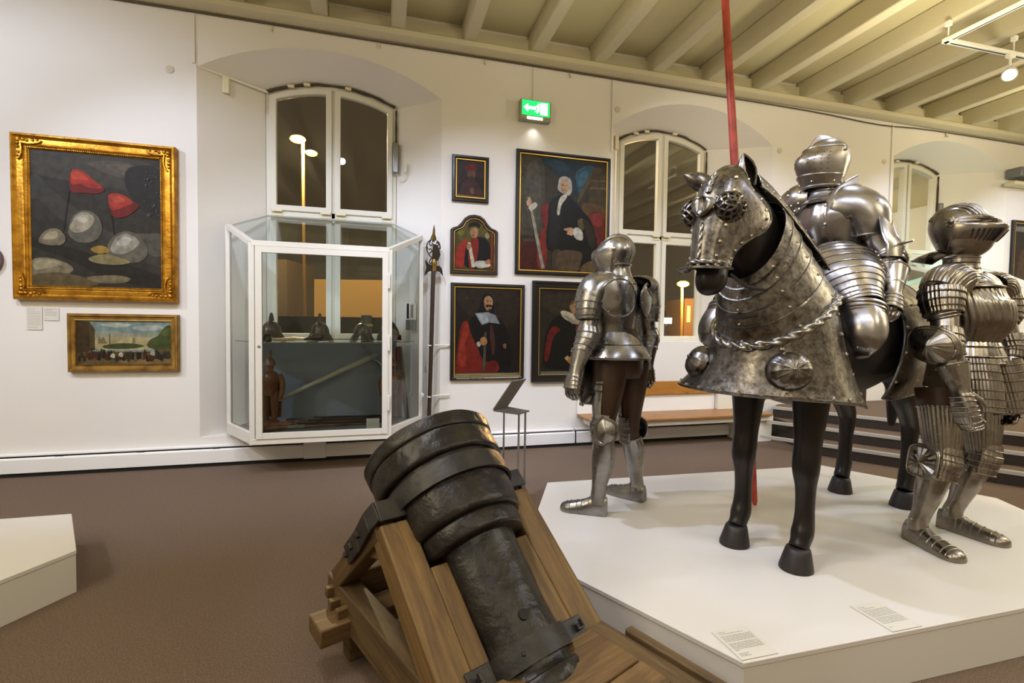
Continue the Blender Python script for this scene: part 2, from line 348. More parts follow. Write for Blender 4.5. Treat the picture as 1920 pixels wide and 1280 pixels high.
# windows
def sash_ring(mb, x0, x1, z0, top, w, y0, y1, mi=0, nn=8):
    def out(ins):
        xa, xb = x0+ins, x1-ins
        return [(xa, z0+ins)]+[(xa+(xb-xa)*i/nn, top(xa+(xb-xa)*i/nn)-ins) for i in range(nn+1)]+[(xb, z0+ins)]
    A, B = out(0), out(w); k = len(A)
    r = [[V((x, y1, z)) for x, z in A], [V((x, y0, z)) for x, z in A], [V((x, y0, z)) for x, z in B], [V((x, y1, z)) for x, z in B]]
    mb.loft(r+[r[0]], True, mi=mi)
    return B
FIX = []
for wi, r in enumerate(REC):
    x0, x1, zs, za = r[4:]; xm = (x0+x1)/2; zt = 2.452; zb = 1.165
    top = lambda x: arc_z(x, x0, x1, zs, za)
    W = thing('window_%d' % (wi+1), (xm, IY, zb), ['white two-leaf window with arched top above the showcase', 'white arched window behind the horse head', 'white arched window at far right behind the fluted armour'][wi], None, kind='structure')
    f = MB(); sash_ring(f, x0-.015, x1+.015, zb-.05, lambda x: top(min(max(x,x0),x1))+.012, .05, IY-.01, IY+.08)
    f.box((xm-.02,IY-.012,zb),(xm+.02,IY+.07,za-.04)); f.box((x0,IY-.012,zt-.03),(x1,IY+.07,zt+.03))
    build('window_frame', f, M['frame'], W, bevel=.004)
    for s in (0, 1):
        xa, xb = (x0+.025, xm-.014) if s == 0 else (xm+.014, x1-.025)
        for up in (0, 1):
            q = MB()
            if up: inn = sash_ring(q, xa, xb, zt+.022, lambda x: top(x)-.03, .056, IY-.035, IY+.03)
            else: inn = sash_ring(q, xa, xb, zb+.0, lambda x: zt-.022, .056, IY-.035, IY+.03)
            sh = build('sash', q, M['frame'], W, bevel=.005)
            p = MB(); p.add([(x, IY+.005, z) for x, z in inn], [tuple(range(len(inn)))])
            build('pane', p, M['glass'], sh)
            h = MB()
            for hx in (xa+.06, xb-.06): h.box((hx-.05,IY-.045,zt-.012+(.02 if up else -.02)),(hx+.05,IY-.034,zt+(.024 if up else -.016)))
            build('hinge', h, M['ivory'], sh)
    g = MB(); pts = [(x0+(x1-x0)*i/16, top(x0+(x1-x0)*i/16)+.010) for i in range(17)]
    rnd = random.Random(wi); g.tube([(x, IY-.03, z+rnd.uniform(-.006,.006)) for x, z in pts], [rnd.uniform(.008,.018) for _ in pts], 6)
    g.tube([(x1+.012, IY-.03, zs-.02-k*.09) for k in range(8)], [rnd.uniform(.007,.014) for _ in range(8)], 6)
    build('torn_sealing', g, M['crack'], W)
    h = MB()
    for t in (.18, .3, .62): 
        xx = x0+(x1-x0)*t; h.box((xx-.03,IY-.06,top(xx)-.012),(xx+.03,IY-.03,top(xx)+.012))
    build('top_catch', h, M['ivory'], W)
# reveal fittings
tag(build('detector_box', MB().box((-1.435,5.19,3.48),(-1.375,5.25,3.63)), M['ivory'], bevel=.006), 'cream plastic box on the left reveal of the showcase window', 'box')
tag(build('detector_box', MB().box((2.585,5.12,3.36),(2.63,5.17,3.52)), M['ivory'], bevel=.006), 'cream plastic box on the left reveal of the middle window', 'box')
for i, (x, z) in enumerate([(.155, 3.1), (8.09, 3.08)]):
    t = thing('window_closer', (x, IY-.05, z-.15), ['slim grey metal closer on the right frame of the showcase window', 'slim grey metal closer beside the far right window'][i], 'window closer')
    build('closer_body', MB().box((x-.03,IY-.09,z-.16),(x+.03,IY-.04,z+.16)), M['grey'], t, bevel=.01)
    build('closer_cable', MB().tube(cr([(x+.01,IY-.06,z-.16),(x+.05,IY-.07,z-.24),(x+.11,IY-.11,z-.22),(x+.12,IY-.13,z-.14)],5), .004, 5), M['ivory'], t)
tag(build('switch_plate', MB().box((.245,5.29,2.93),(.262,5.345,3.04)), M['ivory'], bevel=.003), 'small cream switch plate on the right reveal of the showcase window', 'switch')
# sill infill of the middle window
tag(build('trim_%d' % (n+3), MB().prism([(2.60,5.14,NB),(4.62,5.14,NB),(4.05,IY-.02,NB),(2.76,IY-.02,NB)], (0,0,.905)), M['wall']), 'plastered parapet under the middle window', kind='structure')

# heater channel along the wall
def heater(x0, x1, lab):
    t = thing('baseboard_heater', ((x0+x1)/2, 5.03, 0), lab, 'heater')
    build('front_panel', MB().prism([(x0,4.985,.035),(x0,4.985,.150),(x0,5.0,.163),(x0,5.005,.163),(x0,5.005,.035)], (x1-x0,0,0)), M['heater'], t, bevel=.003)
    build('top_rail', MB().prism([(x0,5.02,.172),(x0,WY-.002,.178),(x0,WY-.002,.19),(x0,5.02,.182)], (x1-x0,0,0)), M['heater'], t)
    build('inner_gap', MB().box((x0+.01,5.008,.03),(x1-.01,WY-.004,.158)), M['dark'], t)
    nn = int((x1-x0)/.6)
    for i in range(nn): 
        x = x0+.3+i*.6; build('vent_slot', MB().box((x-.03,4.998,.158),(x+.03,5.012,.170)), M['dark'], t)
heater(XL+.05, -.58, 'low white convector heater along the wall below the gilt framed painting')
heater(-.56, 2.10, 'low white convector heater under the white showcase')
heater(2.12, 4.12, 'low white convector heater in front of the wooden bench')
tag(build('heater_cover', MB().box((-.70,4.965,.03),(-.50,5.02,.20)), M['heater'], bevel=.004), 'cream junction cover over the heater beneath the showcase', 'cover')
tag(build('baseboard_back', MB().box((XL+.05,4.998,.001),(4.1,WY-.002,.03)), M['dark']), kind='structure')

# bench in the middle niche
t = thing('wall_bench', (3.6, 4.9, 0), 'wooden wall bench with pine backrest under the middle window', 'bench')
pine = wood('bench_pine', 'b9813a', '9c6526', (1,0,0), .4, 10, .1)
pine2 = wood('bench_seat_wood', 'a8773f', '8a5c2a', (1,0,0), .4, 10, .1)
build('backrest', MB().box((2.15,5.02,.545),(4.55,5.05,.70)), pine, t, bevel=.006)
build('seat', MB().box((2.15,4.64,.318),(4.44,5.06,.345)), pine2, t, bevel=.006)
build('seat_rail', MB().box((2.2,4.68,.255),(4.48,5.0,.317)), M['case'], t, bevel=.003)
build('back_panel', MB().box((2.15,5.052,.346),(3.95,5.066,.545)), M['white'], t)
build('end_post', MB().box((3.96,5.0,.346),(4.55,5.066,.544)), M['trim'], t, bevel=.003)
build('base', MB().box((4.13,4.72,0),(4.5,5.06,.254)), M['trim'], t, bevel=.003)

# steps and raised floor on the right
d = V((.707,-1.01,0)).normalized(); nrm = V((.82,.575,0)); nrm = (nrm-d*nrm.dot(d)).normalized()
p0 = V((4.526,4.034,0))
t = thing('stair_flight', tuple(p0), 'three carpeted steps with pale nosings leading up behind the horse', 'stairs')
S0 = -.62; S1 = 6.2
def clip_poly(P):
    # keep clear of the long wall and of the bench end
    for fn in (lambda q: 5.055-q.y, lambda q: 4.60+(q.x-4.60)*5-q.y):
        out = []
        for i, p in enumerate(P):
            q = P[(i+1) % len(P)]; fp, fq = fn(p), fn(q)
            if fp >= 0: out.append(p)
            if (fp >= 0) != (fq >= 0): out.append(p+(q-p)*(fp/(fp-fq)))
        P = out
    return P
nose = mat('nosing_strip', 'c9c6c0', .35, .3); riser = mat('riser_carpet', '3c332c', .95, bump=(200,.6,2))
offs = [0, .28, .62]; H3 = .125
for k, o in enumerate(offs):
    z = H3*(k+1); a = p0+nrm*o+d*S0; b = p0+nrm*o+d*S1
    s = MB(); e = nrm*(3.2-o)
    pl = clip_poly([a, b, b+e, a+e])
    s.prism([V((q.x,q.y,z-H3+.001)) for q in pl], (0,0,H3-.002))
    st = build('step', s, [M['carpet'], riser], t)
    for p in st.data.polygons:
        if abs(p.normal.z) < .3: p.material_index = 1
    build('nosing', MB().prism([a+V((0,0,z-.028))-nrm*.008, a+V((0,0,z+.004))-nrm*.008, a+V((0,0,z+.004))+nrm*.035, a+V((0,0,z))+nrm*.035], b-a), nose, st)
tag(build('wall_lobby', MB().prism([p0+nrm*3.1+d*(-.2)+V((0,0,.38)), p0+nrm*3.1+d*7+V((0,0,.38)), p0+nrm*3.2+d*7+V((0,0,.38)), p0+nrm*3.2+d*(-.2)+V((0,0,.38))], (0,0,.35)), M['wall']), 'low white parapet wall behind the steps', kind='structure')

# ------------------------------------------------------------------ podiums
A_, B_, C_ = V((1.172,3.277,0)), V((.70,2.30,0)), V((1.197,1.342,0)); F_, E_ = V((3.553,3.182,0)), V((4.06,2.285,0)); D_ = V((3.60,1.33,0))
def podium(poly, lab):
    t = thing('display_podium', (sum(p.x for p in poly)/6, sum(p.y for p in poly)/6, 0), lab, 'podium')
    build('podium_top', MB().prism([p+V((0,0,PZ-.02)) for p in poly], (0,0,.02)), M['platform'], t, bevel=.0025)
    c = sum(poly, V((0,0,0)))/len(poly)
    build('podium_side', MB().prism([p+(c-p)*.002+V((0,0,.002)) for p in poly], (0,0,PZ-.0225)), M['platform'], t)
podium([C_, D_, E_, F_, A_, B_], 'large low white hexagonal podium under the armoured horse')
L1, L2, L3 = V((-1.729,3.366,0)), V((-1.435,2.825,0)), V((-1.72,2.335,0))
podium([L3, L2, L1, V((-3.6,3.366,0)), V((-3.9,2.83,0)), V((-3.6,2.335,0))], 'low white podium cut off by the left edge of the photo')

def lines(mb, o, ex, ey, w, h, rows, mi, seed=0, th=.0022, gap=0):
    """tiny unreadable lines of print"""
    rn = random.Random(seed)
    for i, (y, x0, x1) in enumerate(rows):
        x = x0*w
        while x < x1*w-.002:
            l = min(rn.uniform(.004, .016), x1*w-x)
            p = V(o)+V(ex)*x+V(ey)*(y*h)
            mb.add([p, p+V(ex)*l, p+V(ex)*l+V(ey)*th, p+V(ey)*th], [(0,1,2,3)], mi); x += l+.0022
def label_plate(name, o, ex, ey, w, h, rows, lab, cat='label', mark=False, seed=0):
    nz = V(ex).cross(V(ey)).normalized(); o = V(o); ex = V(ex); ey = V(ey)
    t = thing(name, tuple(o), lab, cat)
    build('plate', MB().prism([o, o+ex*w, o+ex*w+ey*h, o+ey*h], nz*.003), M['card'], t)
    q = MB(); lines(q, o+nz*.0034, ex, ey, w, h, rows, 0, seed)
    build('print', q, M['ink'], t)
    return t
rowsA = [(.90,.08,.3),(.84,.1,.78)]+[(.76-.045*i,.08,.93) for i in range(5)]+[(.50-.045*i,.08,.93) for i in range(5)]+[(.27,.08,.2),(.17,.08,.35),(.13,.08,.3),(.09,.08,.35)]
label_plate('label_plate', (1.197,1.352,PZ+.001), (1,0,0), (0,1,0), .152, .158, rowsA, 'acrylic text label lying at the near corner of the big podium', seed=1)
rowsB = [(.86,.1,.35),(.8,.08,.6)]+[(.73-.045*i,.08,.93) for i in range(6)]+[(.44-.045*i,.08,.93) for i in range(5)]+[(.12,.08,.2)]
label_plate('label_plate', (1.866,1.344,PZ+.001), (1,0,0), (0,1,0), .148, .174, rowsB, 'acrylic text label on the podium edge nearer the fluted armour', seed=2)

# ------------------------------------------------------------------ showcase in front of the first window
XWL, XWR, XFL, XFR, YF = -1.352, .402, -1.045, .085, 4.555
ZB, ZFT, ZWT, ZIT = .285, 2.02, 2.235, 2.43
def c3(x, y, z): return V((x, y, z))
SC = thing('display_case', ((XWL+XWR)/2, 4.8, ZB), 'white framed glass showcase projecting from the arched window', 'showcase')
ft = .05
f = MB()
cor_b = [c3(XWL,WY-.02,ZB), c3(XFL,YF,ZB), c3(XFR,YF,ZB), c3(XWR,WY-.02,ZB)]
f.prism([p for p in cor_b]+[c3(XWR-.3,IY-.06,ZB), c3(XWL+.3,IY-.06,ZB)], (0,0,.05))
build('case_bottom', f, M['case'], SC, bevel=.003)
f = MB()
f.beam(cor_b[0]+c3(0,0,.06), cor_b[1]+c3(0,0,.06), .05, .10); f.beam(cor_b[1]+c3(0,0,.028), cor_b[2]+c3(0,0,.028), .05, .05); f.beam(cor_b[2]+c3(0,0,.06), cor_b[3]+c3(0,0,.06), .05, .10)
build('bottom_rail', f, M['case'], SC, bevel=.003)
T = [c3(XWL,WY-.02,ZWT-.02), c3(XFL,YF,ZFT-.02), c3(XFR,YF,ZFT-.02), c3(XWR,WY-.02,ZWT-.02), c3(.135,IY-.07,ZIT-.03), c3(-1.09,IY-.07,ZIT-.03)]
f = MB()
for i, j in ((0,1),(1,2),(2,3)): f.beam(T[i], T[j], .05, .045)
build('top_rail', f, M['case'], SC, bevel=.003)
f = MB(); f.beam(T[3], T[4], .02, .02); f.beam(T[5], T[0], .02, .02); f.beam(T[4], T[5], .02, .02)
build('top_glass_trim', f, M['case'], SC)
for i in range(4):
    p = cor_b[i]; q = T[i]
    build('corner_post', MB().obox((p+q)*.5, ((q-p)*.5), c3(.022,0,0), c3(0,.022,0)), M['case'], SC, bevel=.003)
# door in the front face
dx0, dx1, dz0, dz1, dy = XFL+.03, XFR-.012, ZB+.052, ZFT-.045, YF-.022
dr = MB(); w_ = .052
dr.box((dx0,dy-.012,dz0),(dx0+w_,dy+.02,dz1)); dr.box((dx1-w_,dy-.012,dz0),(dx1,dy+.02,dz1))
dr.box((dx0+w_,dy-.012,dz0),(dx1-w_,dy+.02,dz0+w_)); dr.box((dx0+w_,dy-.012,dz1-w_),(dx1-w_,dy+.02,dz1))
door = build('door', dr, M['case'], SC, bevel=.002)
build('door_glass', MB().add([(dx0+w_,dy,dz0+w_),(dx1-w_,dy,dz0+w_),(dx1-w_,dy,dz1-w_),(dx0+w_,dy,dz1-w_)], [(0,1,2,3)]), M['caseglass'], door)
build('lock', MB().lathe((dx0+.03,dy-.013,1.13),(0,-1,0),[(0,.011),(.004,.011),(.006,.004)],14,cap=(False,True)), M['grey'], door)
for z in (.62, 1.16, 1.72): build('hinge', MB().box((dx1-.004,dy-.03,z-.07),(dx1+.016,dy-.01,z+.07)), M['case'], door, bevel=.004)
def pane(a, b, c, d, ins=.0): build('glass_pane', MB().add([a,b,c,d], [(0,1,2,3)]), M['caseglass'], SC)
up = c3(0,0,.10)
pane(cor_b[0]+up, cor_b[1]+up, T[1], T[0]); pane(cor_b[2]+up, cor_b[3]+up, T[3], T[2])
build('top_glass', MB().add([t+c3(0,0,.012) for t in T], [tuple(range(6))]), M['caseglass'], SC)
ZS = 1.155
shf = [c3(XWL+.06,WY-.06,ZS), c3(XFL+.04,YF+.05,ZS), c3(XFR-.04,YF+.05,ZS), c3(XWR-.06,WY-.06,ZS), c3(.12,IY-.05,ZS), c3(-1.08,IY-.05,ZS)]
gs = mat('shelf_glass','cfe0da',.05,spec=.6); gs.node_tree.nodes['Principled BSDF'].inputs['Transmission Weight'].default_value = .92
build('glass_shelf', MB().prism(shf, (0,0,.008)), gs, SC)
build('back_board', MB().box((-1.16,5.26,ZB+.051),(.17,5.275,ZS-.01)), mat('blue_grey_cloth','737b88',.9,bump=(180,.3,2)), SC)
build('shelf_floor', MB().prism([c3(XWL+.1,WY-.08,ZB+.051), c3(XFL+.06,YF+.04,ZB+.051), c3(XFR-.06,YF+.04,ZB+.051), c3(XWR-.1,WY-.08,ZB+.051), c3(.14,5.255,ZB+.051), c3(-1.14,5.255,ZB+.051)], (0,0,.039)), mat('case_floor_cloth','8d9298',.9), SC)
build('side_latch', MB().lathe((XWR+.012,WY-.1,.62),(0,-1,0),[(0,.02),(.03,.018),(.034,.004)],12), M['case'], SC)
# the same kind of showcase stands in the far right window
def copy_tree(o, parent=None):
    c = o.copy(); COL.objects.link(c)
    if parent: c.parent = parent
    for ch in list(o.children): copy_tree(ch, c)
    return c
SC2 = copy_tree(SC); SC2.location = (SC.location.x+8.304, SC.location.y, .385); SC2.scale.z = .945
SC2['label'] = 'second glass showcase in the far right window, mostly hidden behind the fluted armour'
SC['label'] = 'white framed glass showcase in the left arched window, holding old helmets'
point('case_lamp', (7.85,5.0,2.05), 9, (.62,1.0,.84), .08); point('case_lamp', (7.3,5.0,1.2), 5, (.62,1.0,.84), .08)
# contents: morion half-helmets on the glass shelf
def morion(x, y, lab, yaw, crest=.12, s=1.0, kind=0):
    t = thing('comb_helmet', (x, y, ZS+.009), lab, 'helmet', None)
    st = steel('old_helmet_iron', '5d564b', '2e2a24', 18, .3, .5, .8, .1)
    c, sn = math.cos(yaw), math.sin(yaw)
    def W_(u, v, z): return V((x+(u*c-v*sn)*s, y+(u*sn+v*c)*s, ZS+.009+z*s))
    sk = MB(); rings = []
    for k in range(9):
        ph = k/8*PI/2; z = .07+.115*math.sin(ph); q = max(math.cos(ph), .03)
        rings.append([W_(.11*q*math.cos(a), .085*q*math.sin(a), z) for a in [2*PI*i/24 for i in range(24)]])
    sk.loft(rings, True, False, True); build('skull', sk, st, t)
    br = MB(); ra, rb = [], []
    for i in range(28):
        a = 2*PI*i/28; lift = .075*abs(math.cos(a))**2*-1+.07
        ra.append(W_(.108*math.cos(a), .084*math.sin(a), .075))
        rb.append(W_(.125*math.cos(a), .125*math.sin(a), .005+.0*lift+.085*(abs(math.cos(a))**3)*.0+ (.055 if abs(math.sin(a))<.35 else .0)))
    br.loft([ra, rb], True); build('brim', br, st, t, solid=.003)
    cm = MB(); o, i_ = [], []
    for k in range(13):
        a = PI*k/12; o.append((-.105*math.cos(a), .075+(.11+crest*math.sin(a)**1.5)*math.sin(a)*1.0)); i_.append((-.10*math.cos(a), .07+.10*math.sin(a)))
    for sd in (-1, 1): pass
    poly = o+i_[::-1]
    cm.prism([W_(u, -.004, z) for u, z in poly], W_(0,.008,0)-W_(0,0,0)); build('comb', cm, st, t)
morion(-.955, 4.86, 'dark comb helmet at the left end of the glass shelf', R(85), .075, 1.0)
morion(-.545, 4.90, 'dark comb helmet second from left on the glass shelf', R(80), .085, .98)
morion(-.165, 4.90, 'dark comb helmet third from left on the glass shelf', R(95), .02, .95)
morion(.09, 4.98, 'dark comb helmet at the right end of the glass shelf', R(150), .03, .95)
hb = mat('hat_cloth', '4a4843', .9)
t = thing('tall_helmet', (-.13, 5.13, ZS+.009), 'grey tall skull cap with yellow band behind the third comb helmet', 'helmet')
build('crown', MB().lathe((-.13,5.13,ZS+.16),(0,0,1),[(-.15,.055),(0,.058),(.10,.052),(.105,.02)],20,cap=(True,True)), hb, t)
build('band', MB().lathe((-.13,5.13,ZS+.15),(0,0,1),[(0,.062),(.025,.062)],20), mat('band_yellow','8f8a35',.6), t, solid=.003)
# powder tools lying in front
t = thing('powder_flask', (-.86, 4.72, ZS+.009), 'pale horn handled tool lying before the left helmets on the glass shelf', 'tool')
horn = mat('old_horn','b09468',.4); 
build('horn_body', MB().tube(cr([(-.93,4.72,ZS+.03),(-.82,4.72,ZS+.03),(-.72,4.73,ZS+.035),(-.63,4.73,ZS+.03)],5), [.012]*5+[.016]*5+[.012]*6, 10), horn, t)
build('iron_head', MB().ball((-.95,4.72,ZS+.03),.03,10).tube([(-.97,4.72,ZS+.03),(-1.0,4.72,ZS+.035)],.006,6).tube([(-.97,4.72,ZS+.02),(-1.0,4.72,ZS+.018)],.005,6), M['ironb'], t)
t = thing('powder_flask', (-.60, 4.70, ZS+.009), 'dark pear shaped flask lying before the second helmet on the glass shelf', 'flask')
build('flask_body', MB().tube([(-.66,4.70,ZS+.03),(-.63,4.70,ZS+.035),(-.57,4.70,ZS+.05),(-.51,4.70,ZS+.05),(-.49,4.70,ZS+.045)], [.008,.014,.034,.036,.012], 12), M['ironb'], t)
build('flask_nozzle', MB().tube([(-.66,4.70,ZS+.03),(-.72,4.70,ZS+.028)], .007, 8), horn, t)
# standing carved soldiers
def statuette(x, y, lab, yaw):
    t = thing('carved_soldier', (x, y, ZB+.091), lab, 'statuette')
    z0 = ZB+.091; wd = mat('carved_wood','6b3f22',.35,vary=('4d2b16',20,3,.4,.7))
    c, s = math.cos(yaw), math.sin(yaw)
    def P(u, v, z): return V((x+u*c-v*s, y+u*s+v*c, z0+z))
    b = MB().lathe(P(0,0,0),(0,0,1),[(0,.085),(.02,.08),(.035,.06)],20,cap=(True,True)); build('plinth', b, wd, t)
    body = MB()
    def lim(pts, rs): body.tube(cr([tuple(P(*p))+(r,) for p, r in zip(pts, rs)], 4) and [V(q[:3]) for q in cr([tuple(P(*p))+(r,) for p, r in zip(pts, rs)], 4)], [q[3] for q in cr([tuple(P(*p))+(r,) for p, r in zip(pts, rs)], 4)], 14)
    for sd in (-1, 1):
        lim([(sd*.035,0,.035),(sd*.037,.005,.13),(sd*.034,0,.26),(sd*.025,0,.30)], [.022,.032,.045,.04])
        lim([(sd*.075,0,.46),(sd*.105,0,.38),(sd*.10,-.02,.27),(sd*.085,-.03,.235)], [.03,.028,.022,.017])
        for k in range(4): lim([(sd*(.08+.008*k),-.032,.24),(sd*(.082+.008*k),-.04,.215)], [.006,.004])
    lim([(0,0,.27),(0,0,.33),(0,0,.42),(0,0,.475),(0,0,.50)], [.062,.065,.078,.06,.03])
    lim([(0,0,.49),(0,-.005,.525),(0,-.005,.565),(0,0,.59)], [.025,.034,.035,.02])
    build('figure', body, wd, t)
    h = MB().lathe(P(0,0,.575),(0,0,1),[(-.02,.055),(0,.05),(.03,.04),(.05,.02)],18,cap=(True,True)).tube([P(0,-.01,.62),P(0,.0,.66),P(0,.03,.69)],[.016,.02,.01],8); build('cap', h, wd, t)
    build('face', MB().ball(P(0,-.042,.545),.008,6).ball(P(-.014,-.034,.56),.005,6).ball(P(.014,-.034,.56),.005,6), mat('carved_detail','3a2010',.5), t)
    cl = MB(); cl.loft([[P(.08*math.sin(a)*q, .03+.05*math.cos(a)*.6, z) for a in [-1.9+3.8*i/12 for i in range(13)]] for z, q in ((.05,1.1),(.2,1.15),(.34,1.0),(.46,.9))], False); build('cloak', cl, wd, t, solid=.008)
statuette(-1.0, 5.02, 'brown carved wooden soldier figure standing at the left of the showcase floor', 0)
statuette(.11, 4.84, 'brown carved wooden soldier figure at the right of the showcase, cut by the door frame', R(25))
# long guns on the floor of the case
def gun(y, x0, x1, z, tilt, lab, col):
    t = thing('long_gun', ((x0+x1)/2, y, ZB+.091), lab, 'gun')
    w1 = mat('gun_stock_wood', col, .4, vary=('2c1c12',10,3,.4,.7))
    a, b = V((x0,y,z)), V((x1,y+tilt,z)); d = (b-a)
    st = MB(); P = lambda u: a+d*u
    st.tube([P(0)-V((0,0,.012)),P(.06)-V((0,0,.008)),P(.2),P(.32),P(.85)], [.036,.032,.022,.02,.014], 10); build('stock', st, w1, t)
    build('barrel', MB().tube([P(.27)+V((0,0,.017)),P(1)+V((0,0,.014))], [.016,.011], 12), M['ironb'], t)
    lk = MB(); lk.obox(P(.27)+V((0,-.022,.005)), d.normalized()*.07, (0,.004,0), (0,0,.014)); lk.tube([P(.28)+V((0,-.02,.01)),P(.26)+V((0,-.02,.045)),P(.285)+V((0,-.02,.05))], .006, 6); build('lock', lk, M['grey'], t)
gun(4.64, -1.0, .06, ZB+.125, .04, 'pale brown long gun lying foremost on the showcase floor', '6d4a2c')
gun(4.77, -.95, .2, ZB+.125, .05, 'reddish long gun lying in the middle on the showcase floor', '7c3f1f')
gun(4.92, -.84, .02, ZB+.125, .03, 'dark long gun lying rearmost on the showcase floor', '2f2119')
label_plate('label_card', (-.115,4.60,ZB+.093), (1,0,0), (0,.25,.97), .115, .088, [(.7,.1,.6)]+[(.55-.1*i,.1,.9) for i in range(4)], 'small white text card standing on the showcase floor', seed=4)
# slanting pole arm held in front of the board
t = thing('pole_arm', (-.4, 5.15, ZB+.092), 'long pale pole weapon leaning diagonally before the blue grey board', 'weapon')
pa, pb = V((-1.02,5.10,.55)), V((-.10,5.235,.98))
build('shaft', MB().tube([pa,pb],[.018,.030],10), mat('grey_shaft','9a988c',.45), t)
hd = MB(); dv = (pb-pa).normalized(); hd.tube([pb,pb+dv*.05,pb+dv*.08],[.025,.03,.012],10); hd.tube(cr([pb+V((-.02,0,.0)),pb+V((.10,0,-.06)),pb+V((.15,0,-.17)),pb+V((.19,0,-.22))],4),.013,8); hd.tube(cr([pb,pb+V((-.05,0,.09)),pb+V((-.09,0,.12))],4),.01,8)
build('head', hd, M['grey'], t)
t = thing('leaning_poles', (.22,5.1,ZB+.092), 'pair of dark wooden poles leaning in the right corner of the showcase', 'poles')
build('pole', MB().tube([(.17,5.10,1.1),(.20,5.0,ZB+.092)],[.016,.02],8), M['pole'], t); build('pole', MB().tube([(.20,5.13,1.1),(.27,5.02,ZB+.092)],[.02,.024],8), mat('grey_pole','57544e',.6), t)
t = thing('climate_logger', (.30,5.22,1.30), 'small white and grey climate meter hung on the right reveal inside the showcase', 'meter')
ez = V((0,0,1)); ex = V((.15-.606, .4, 0)).normalized(); ex = -ex; nn_ = ex.cross(ez)
def bx(u0,u1,z0,z1,d,m,nm,p=None):
    o = V((.33,5.285,0))-V((0,0,0)); nv = V((-ex.y, ex.x, 0)); nv = nv if nv.y < 0 else -nv
    build(nm, MB().prism([o+ex*u0+V((0,0,z0))+nv*.01, o+ex*u1+V((0,0,z0))+nv*.01, o+ex*u1+V((0,0,z1))+nv*.01, o+ex*u0+V((0,0,z1))+nv*.01], nv*d), m, p)
bx(-.06,.06,1.38,1.56,.02,M['white'],'dial_plate',t); bx(-.05,.055,1.27,1.38,.03,M['grey'],'housing',t)
bx(-.045,-.015,1.39,1.55,.022,M['black'],'scale',t); bx(.005,.04,1.40,1.54,.022,M['grey'],'scale',t)

# ------------------------------------------------------------------ halberd on the wall
HY = 4.965
t = thing('halberd', (.485, HY, .05), 'dark ornate halberd standing upright beside the showcase', 'halberd')
xb, xt = .478, .527
build('shaft', MB().tube([(xb,HY,.02),(xb+.02,HY,.8),(xt-.006,HY,1.92)],[.020,.021,.022],10), M['pole'], t)
hx = xt
def P2(px, pz): return on_y(780+px*.0937, 410+pz*.09375, HY)
ax = MB()
ax.prism([P2(*p)-V((0,.006,0)) for p in [(180,815),(255,900),(330,930),(330,1030),(250,1060),(158,1150),(205,980)]], (0,.012,0))
ax.prism([P2(*p)-V((0,.006,0)) for p in [(400,940),(470,940),(520,1000),(540,1150),(480,1070),(400,1030)]], (0,.012,0))
build('axe_blade', ax, M['ironb'], t, bevel=.002)
sc = MB(); cpt = P2(358,960)
sc.lathe(P2(362,1010),(0,0,1),[(-.02,.027),(.04,.026),(.06,.03),(.075,.028),(.1,.02)],14)
build('socket', sc, M['brass'], t)
op = MB()
op.prism([P2(*p)-V((0,.005,0)) for p in [(345,840),(440,840),(490,720),(470,620),(420,520),(340,500),(330,640),(320,760)]], (0,.010,0))
for q in ([(340,800),(270,730),(225,640),(215,560),(240,470),(300,420)], [(300,420),(270,500),(310,540),(330,480)], [(250,620),(290,600),(320,650),(270,690)], [(410,440),(460,480),(480,560),(460,610)], [(400,500),(430,470),(450,520),(420,560)], [(200,580),(215,560),(240,600)], [(480,560),(490,600)], [(330,470),(345,430),(370,470)], [(270,850),(300,800),(340,820),(330,880),(280,890),(270,850)]):
    op.tube(cr([tuple(P2(*p)) for p in q], 4), .0058, 6)
build('openwork', op, M['ironb'], t)
build('spike', MB().tube([P2(345,430),P2(350,390),P2(355,300),P2(360,220),P2(362,125)],[.03,.03,.013,.011,.002],4), M['brass'], t)
for z in (1.12, .60):
    t2 = thing('halberd_bracket', (.56,WY-.05,z), ['white upper wall bracket holding the halberd shaft','white lower wall bracket near the foot of the halberd'][z < 1], 'bracket')
    build('hook', MB().tube(cr([(.50,HY-.03,z),(.478,HY-.035,z),(.468,HY,z),(.48,HY+.028,z),(.53,HY+.03,z)],4),.007,6), M['trim'], t2)
    build('arm', MB().tube([(.53,HY+.03,z),(.58,WY-.035,z),(.70,WY-.03,z),(.70,WY-.004,z)],.008,6), M['trim'], t2)

# ------------------------------------------------------------------ emergency exit sign
t = thing('exit_sign', (1.585,WY-.05,3.51), 'green lit emergency sign with white arrow high on the wall', 'exit sign')
build('housing', MB().box((1.415,WY-.085,3.505),(1.755,WY-.004,3.715)), mat('sign_housing','9a9a80',.5), t, bevel=.006)
gp = build('sign_panel', MB().box((1.432,WY-.089,3.552),(1.738,WY-.086,3.705)), mat('sign_green','00b050',.4,emit='10d060',estr=1.6), t)
wm = mat('sign_white','ffffff',.4,emit='f4fff8',estr=3.0)
def q3(pts): return [V((1.432+u*.306, WY-.0895, 3.552+v*.153)) for u, v in pts]
s = MB(); s.prism(q3([(.05,.5),(.22,.78),(.22,.60),(.50,.60),(.50,.40),(.22,.40),(.22,.22)]), (0,-.001,0)); build('arrow', s, wm, gp)
s = MB(); s.prism(q3([(.66,.1),(.92,.1),(.92,.9),(.66,.9)]), (0,-.001,0)); build('door_symbol', s, wm, gp)
s = MB()
def pg(pts): s.prism(q3(pts), (0,-.0012,0))
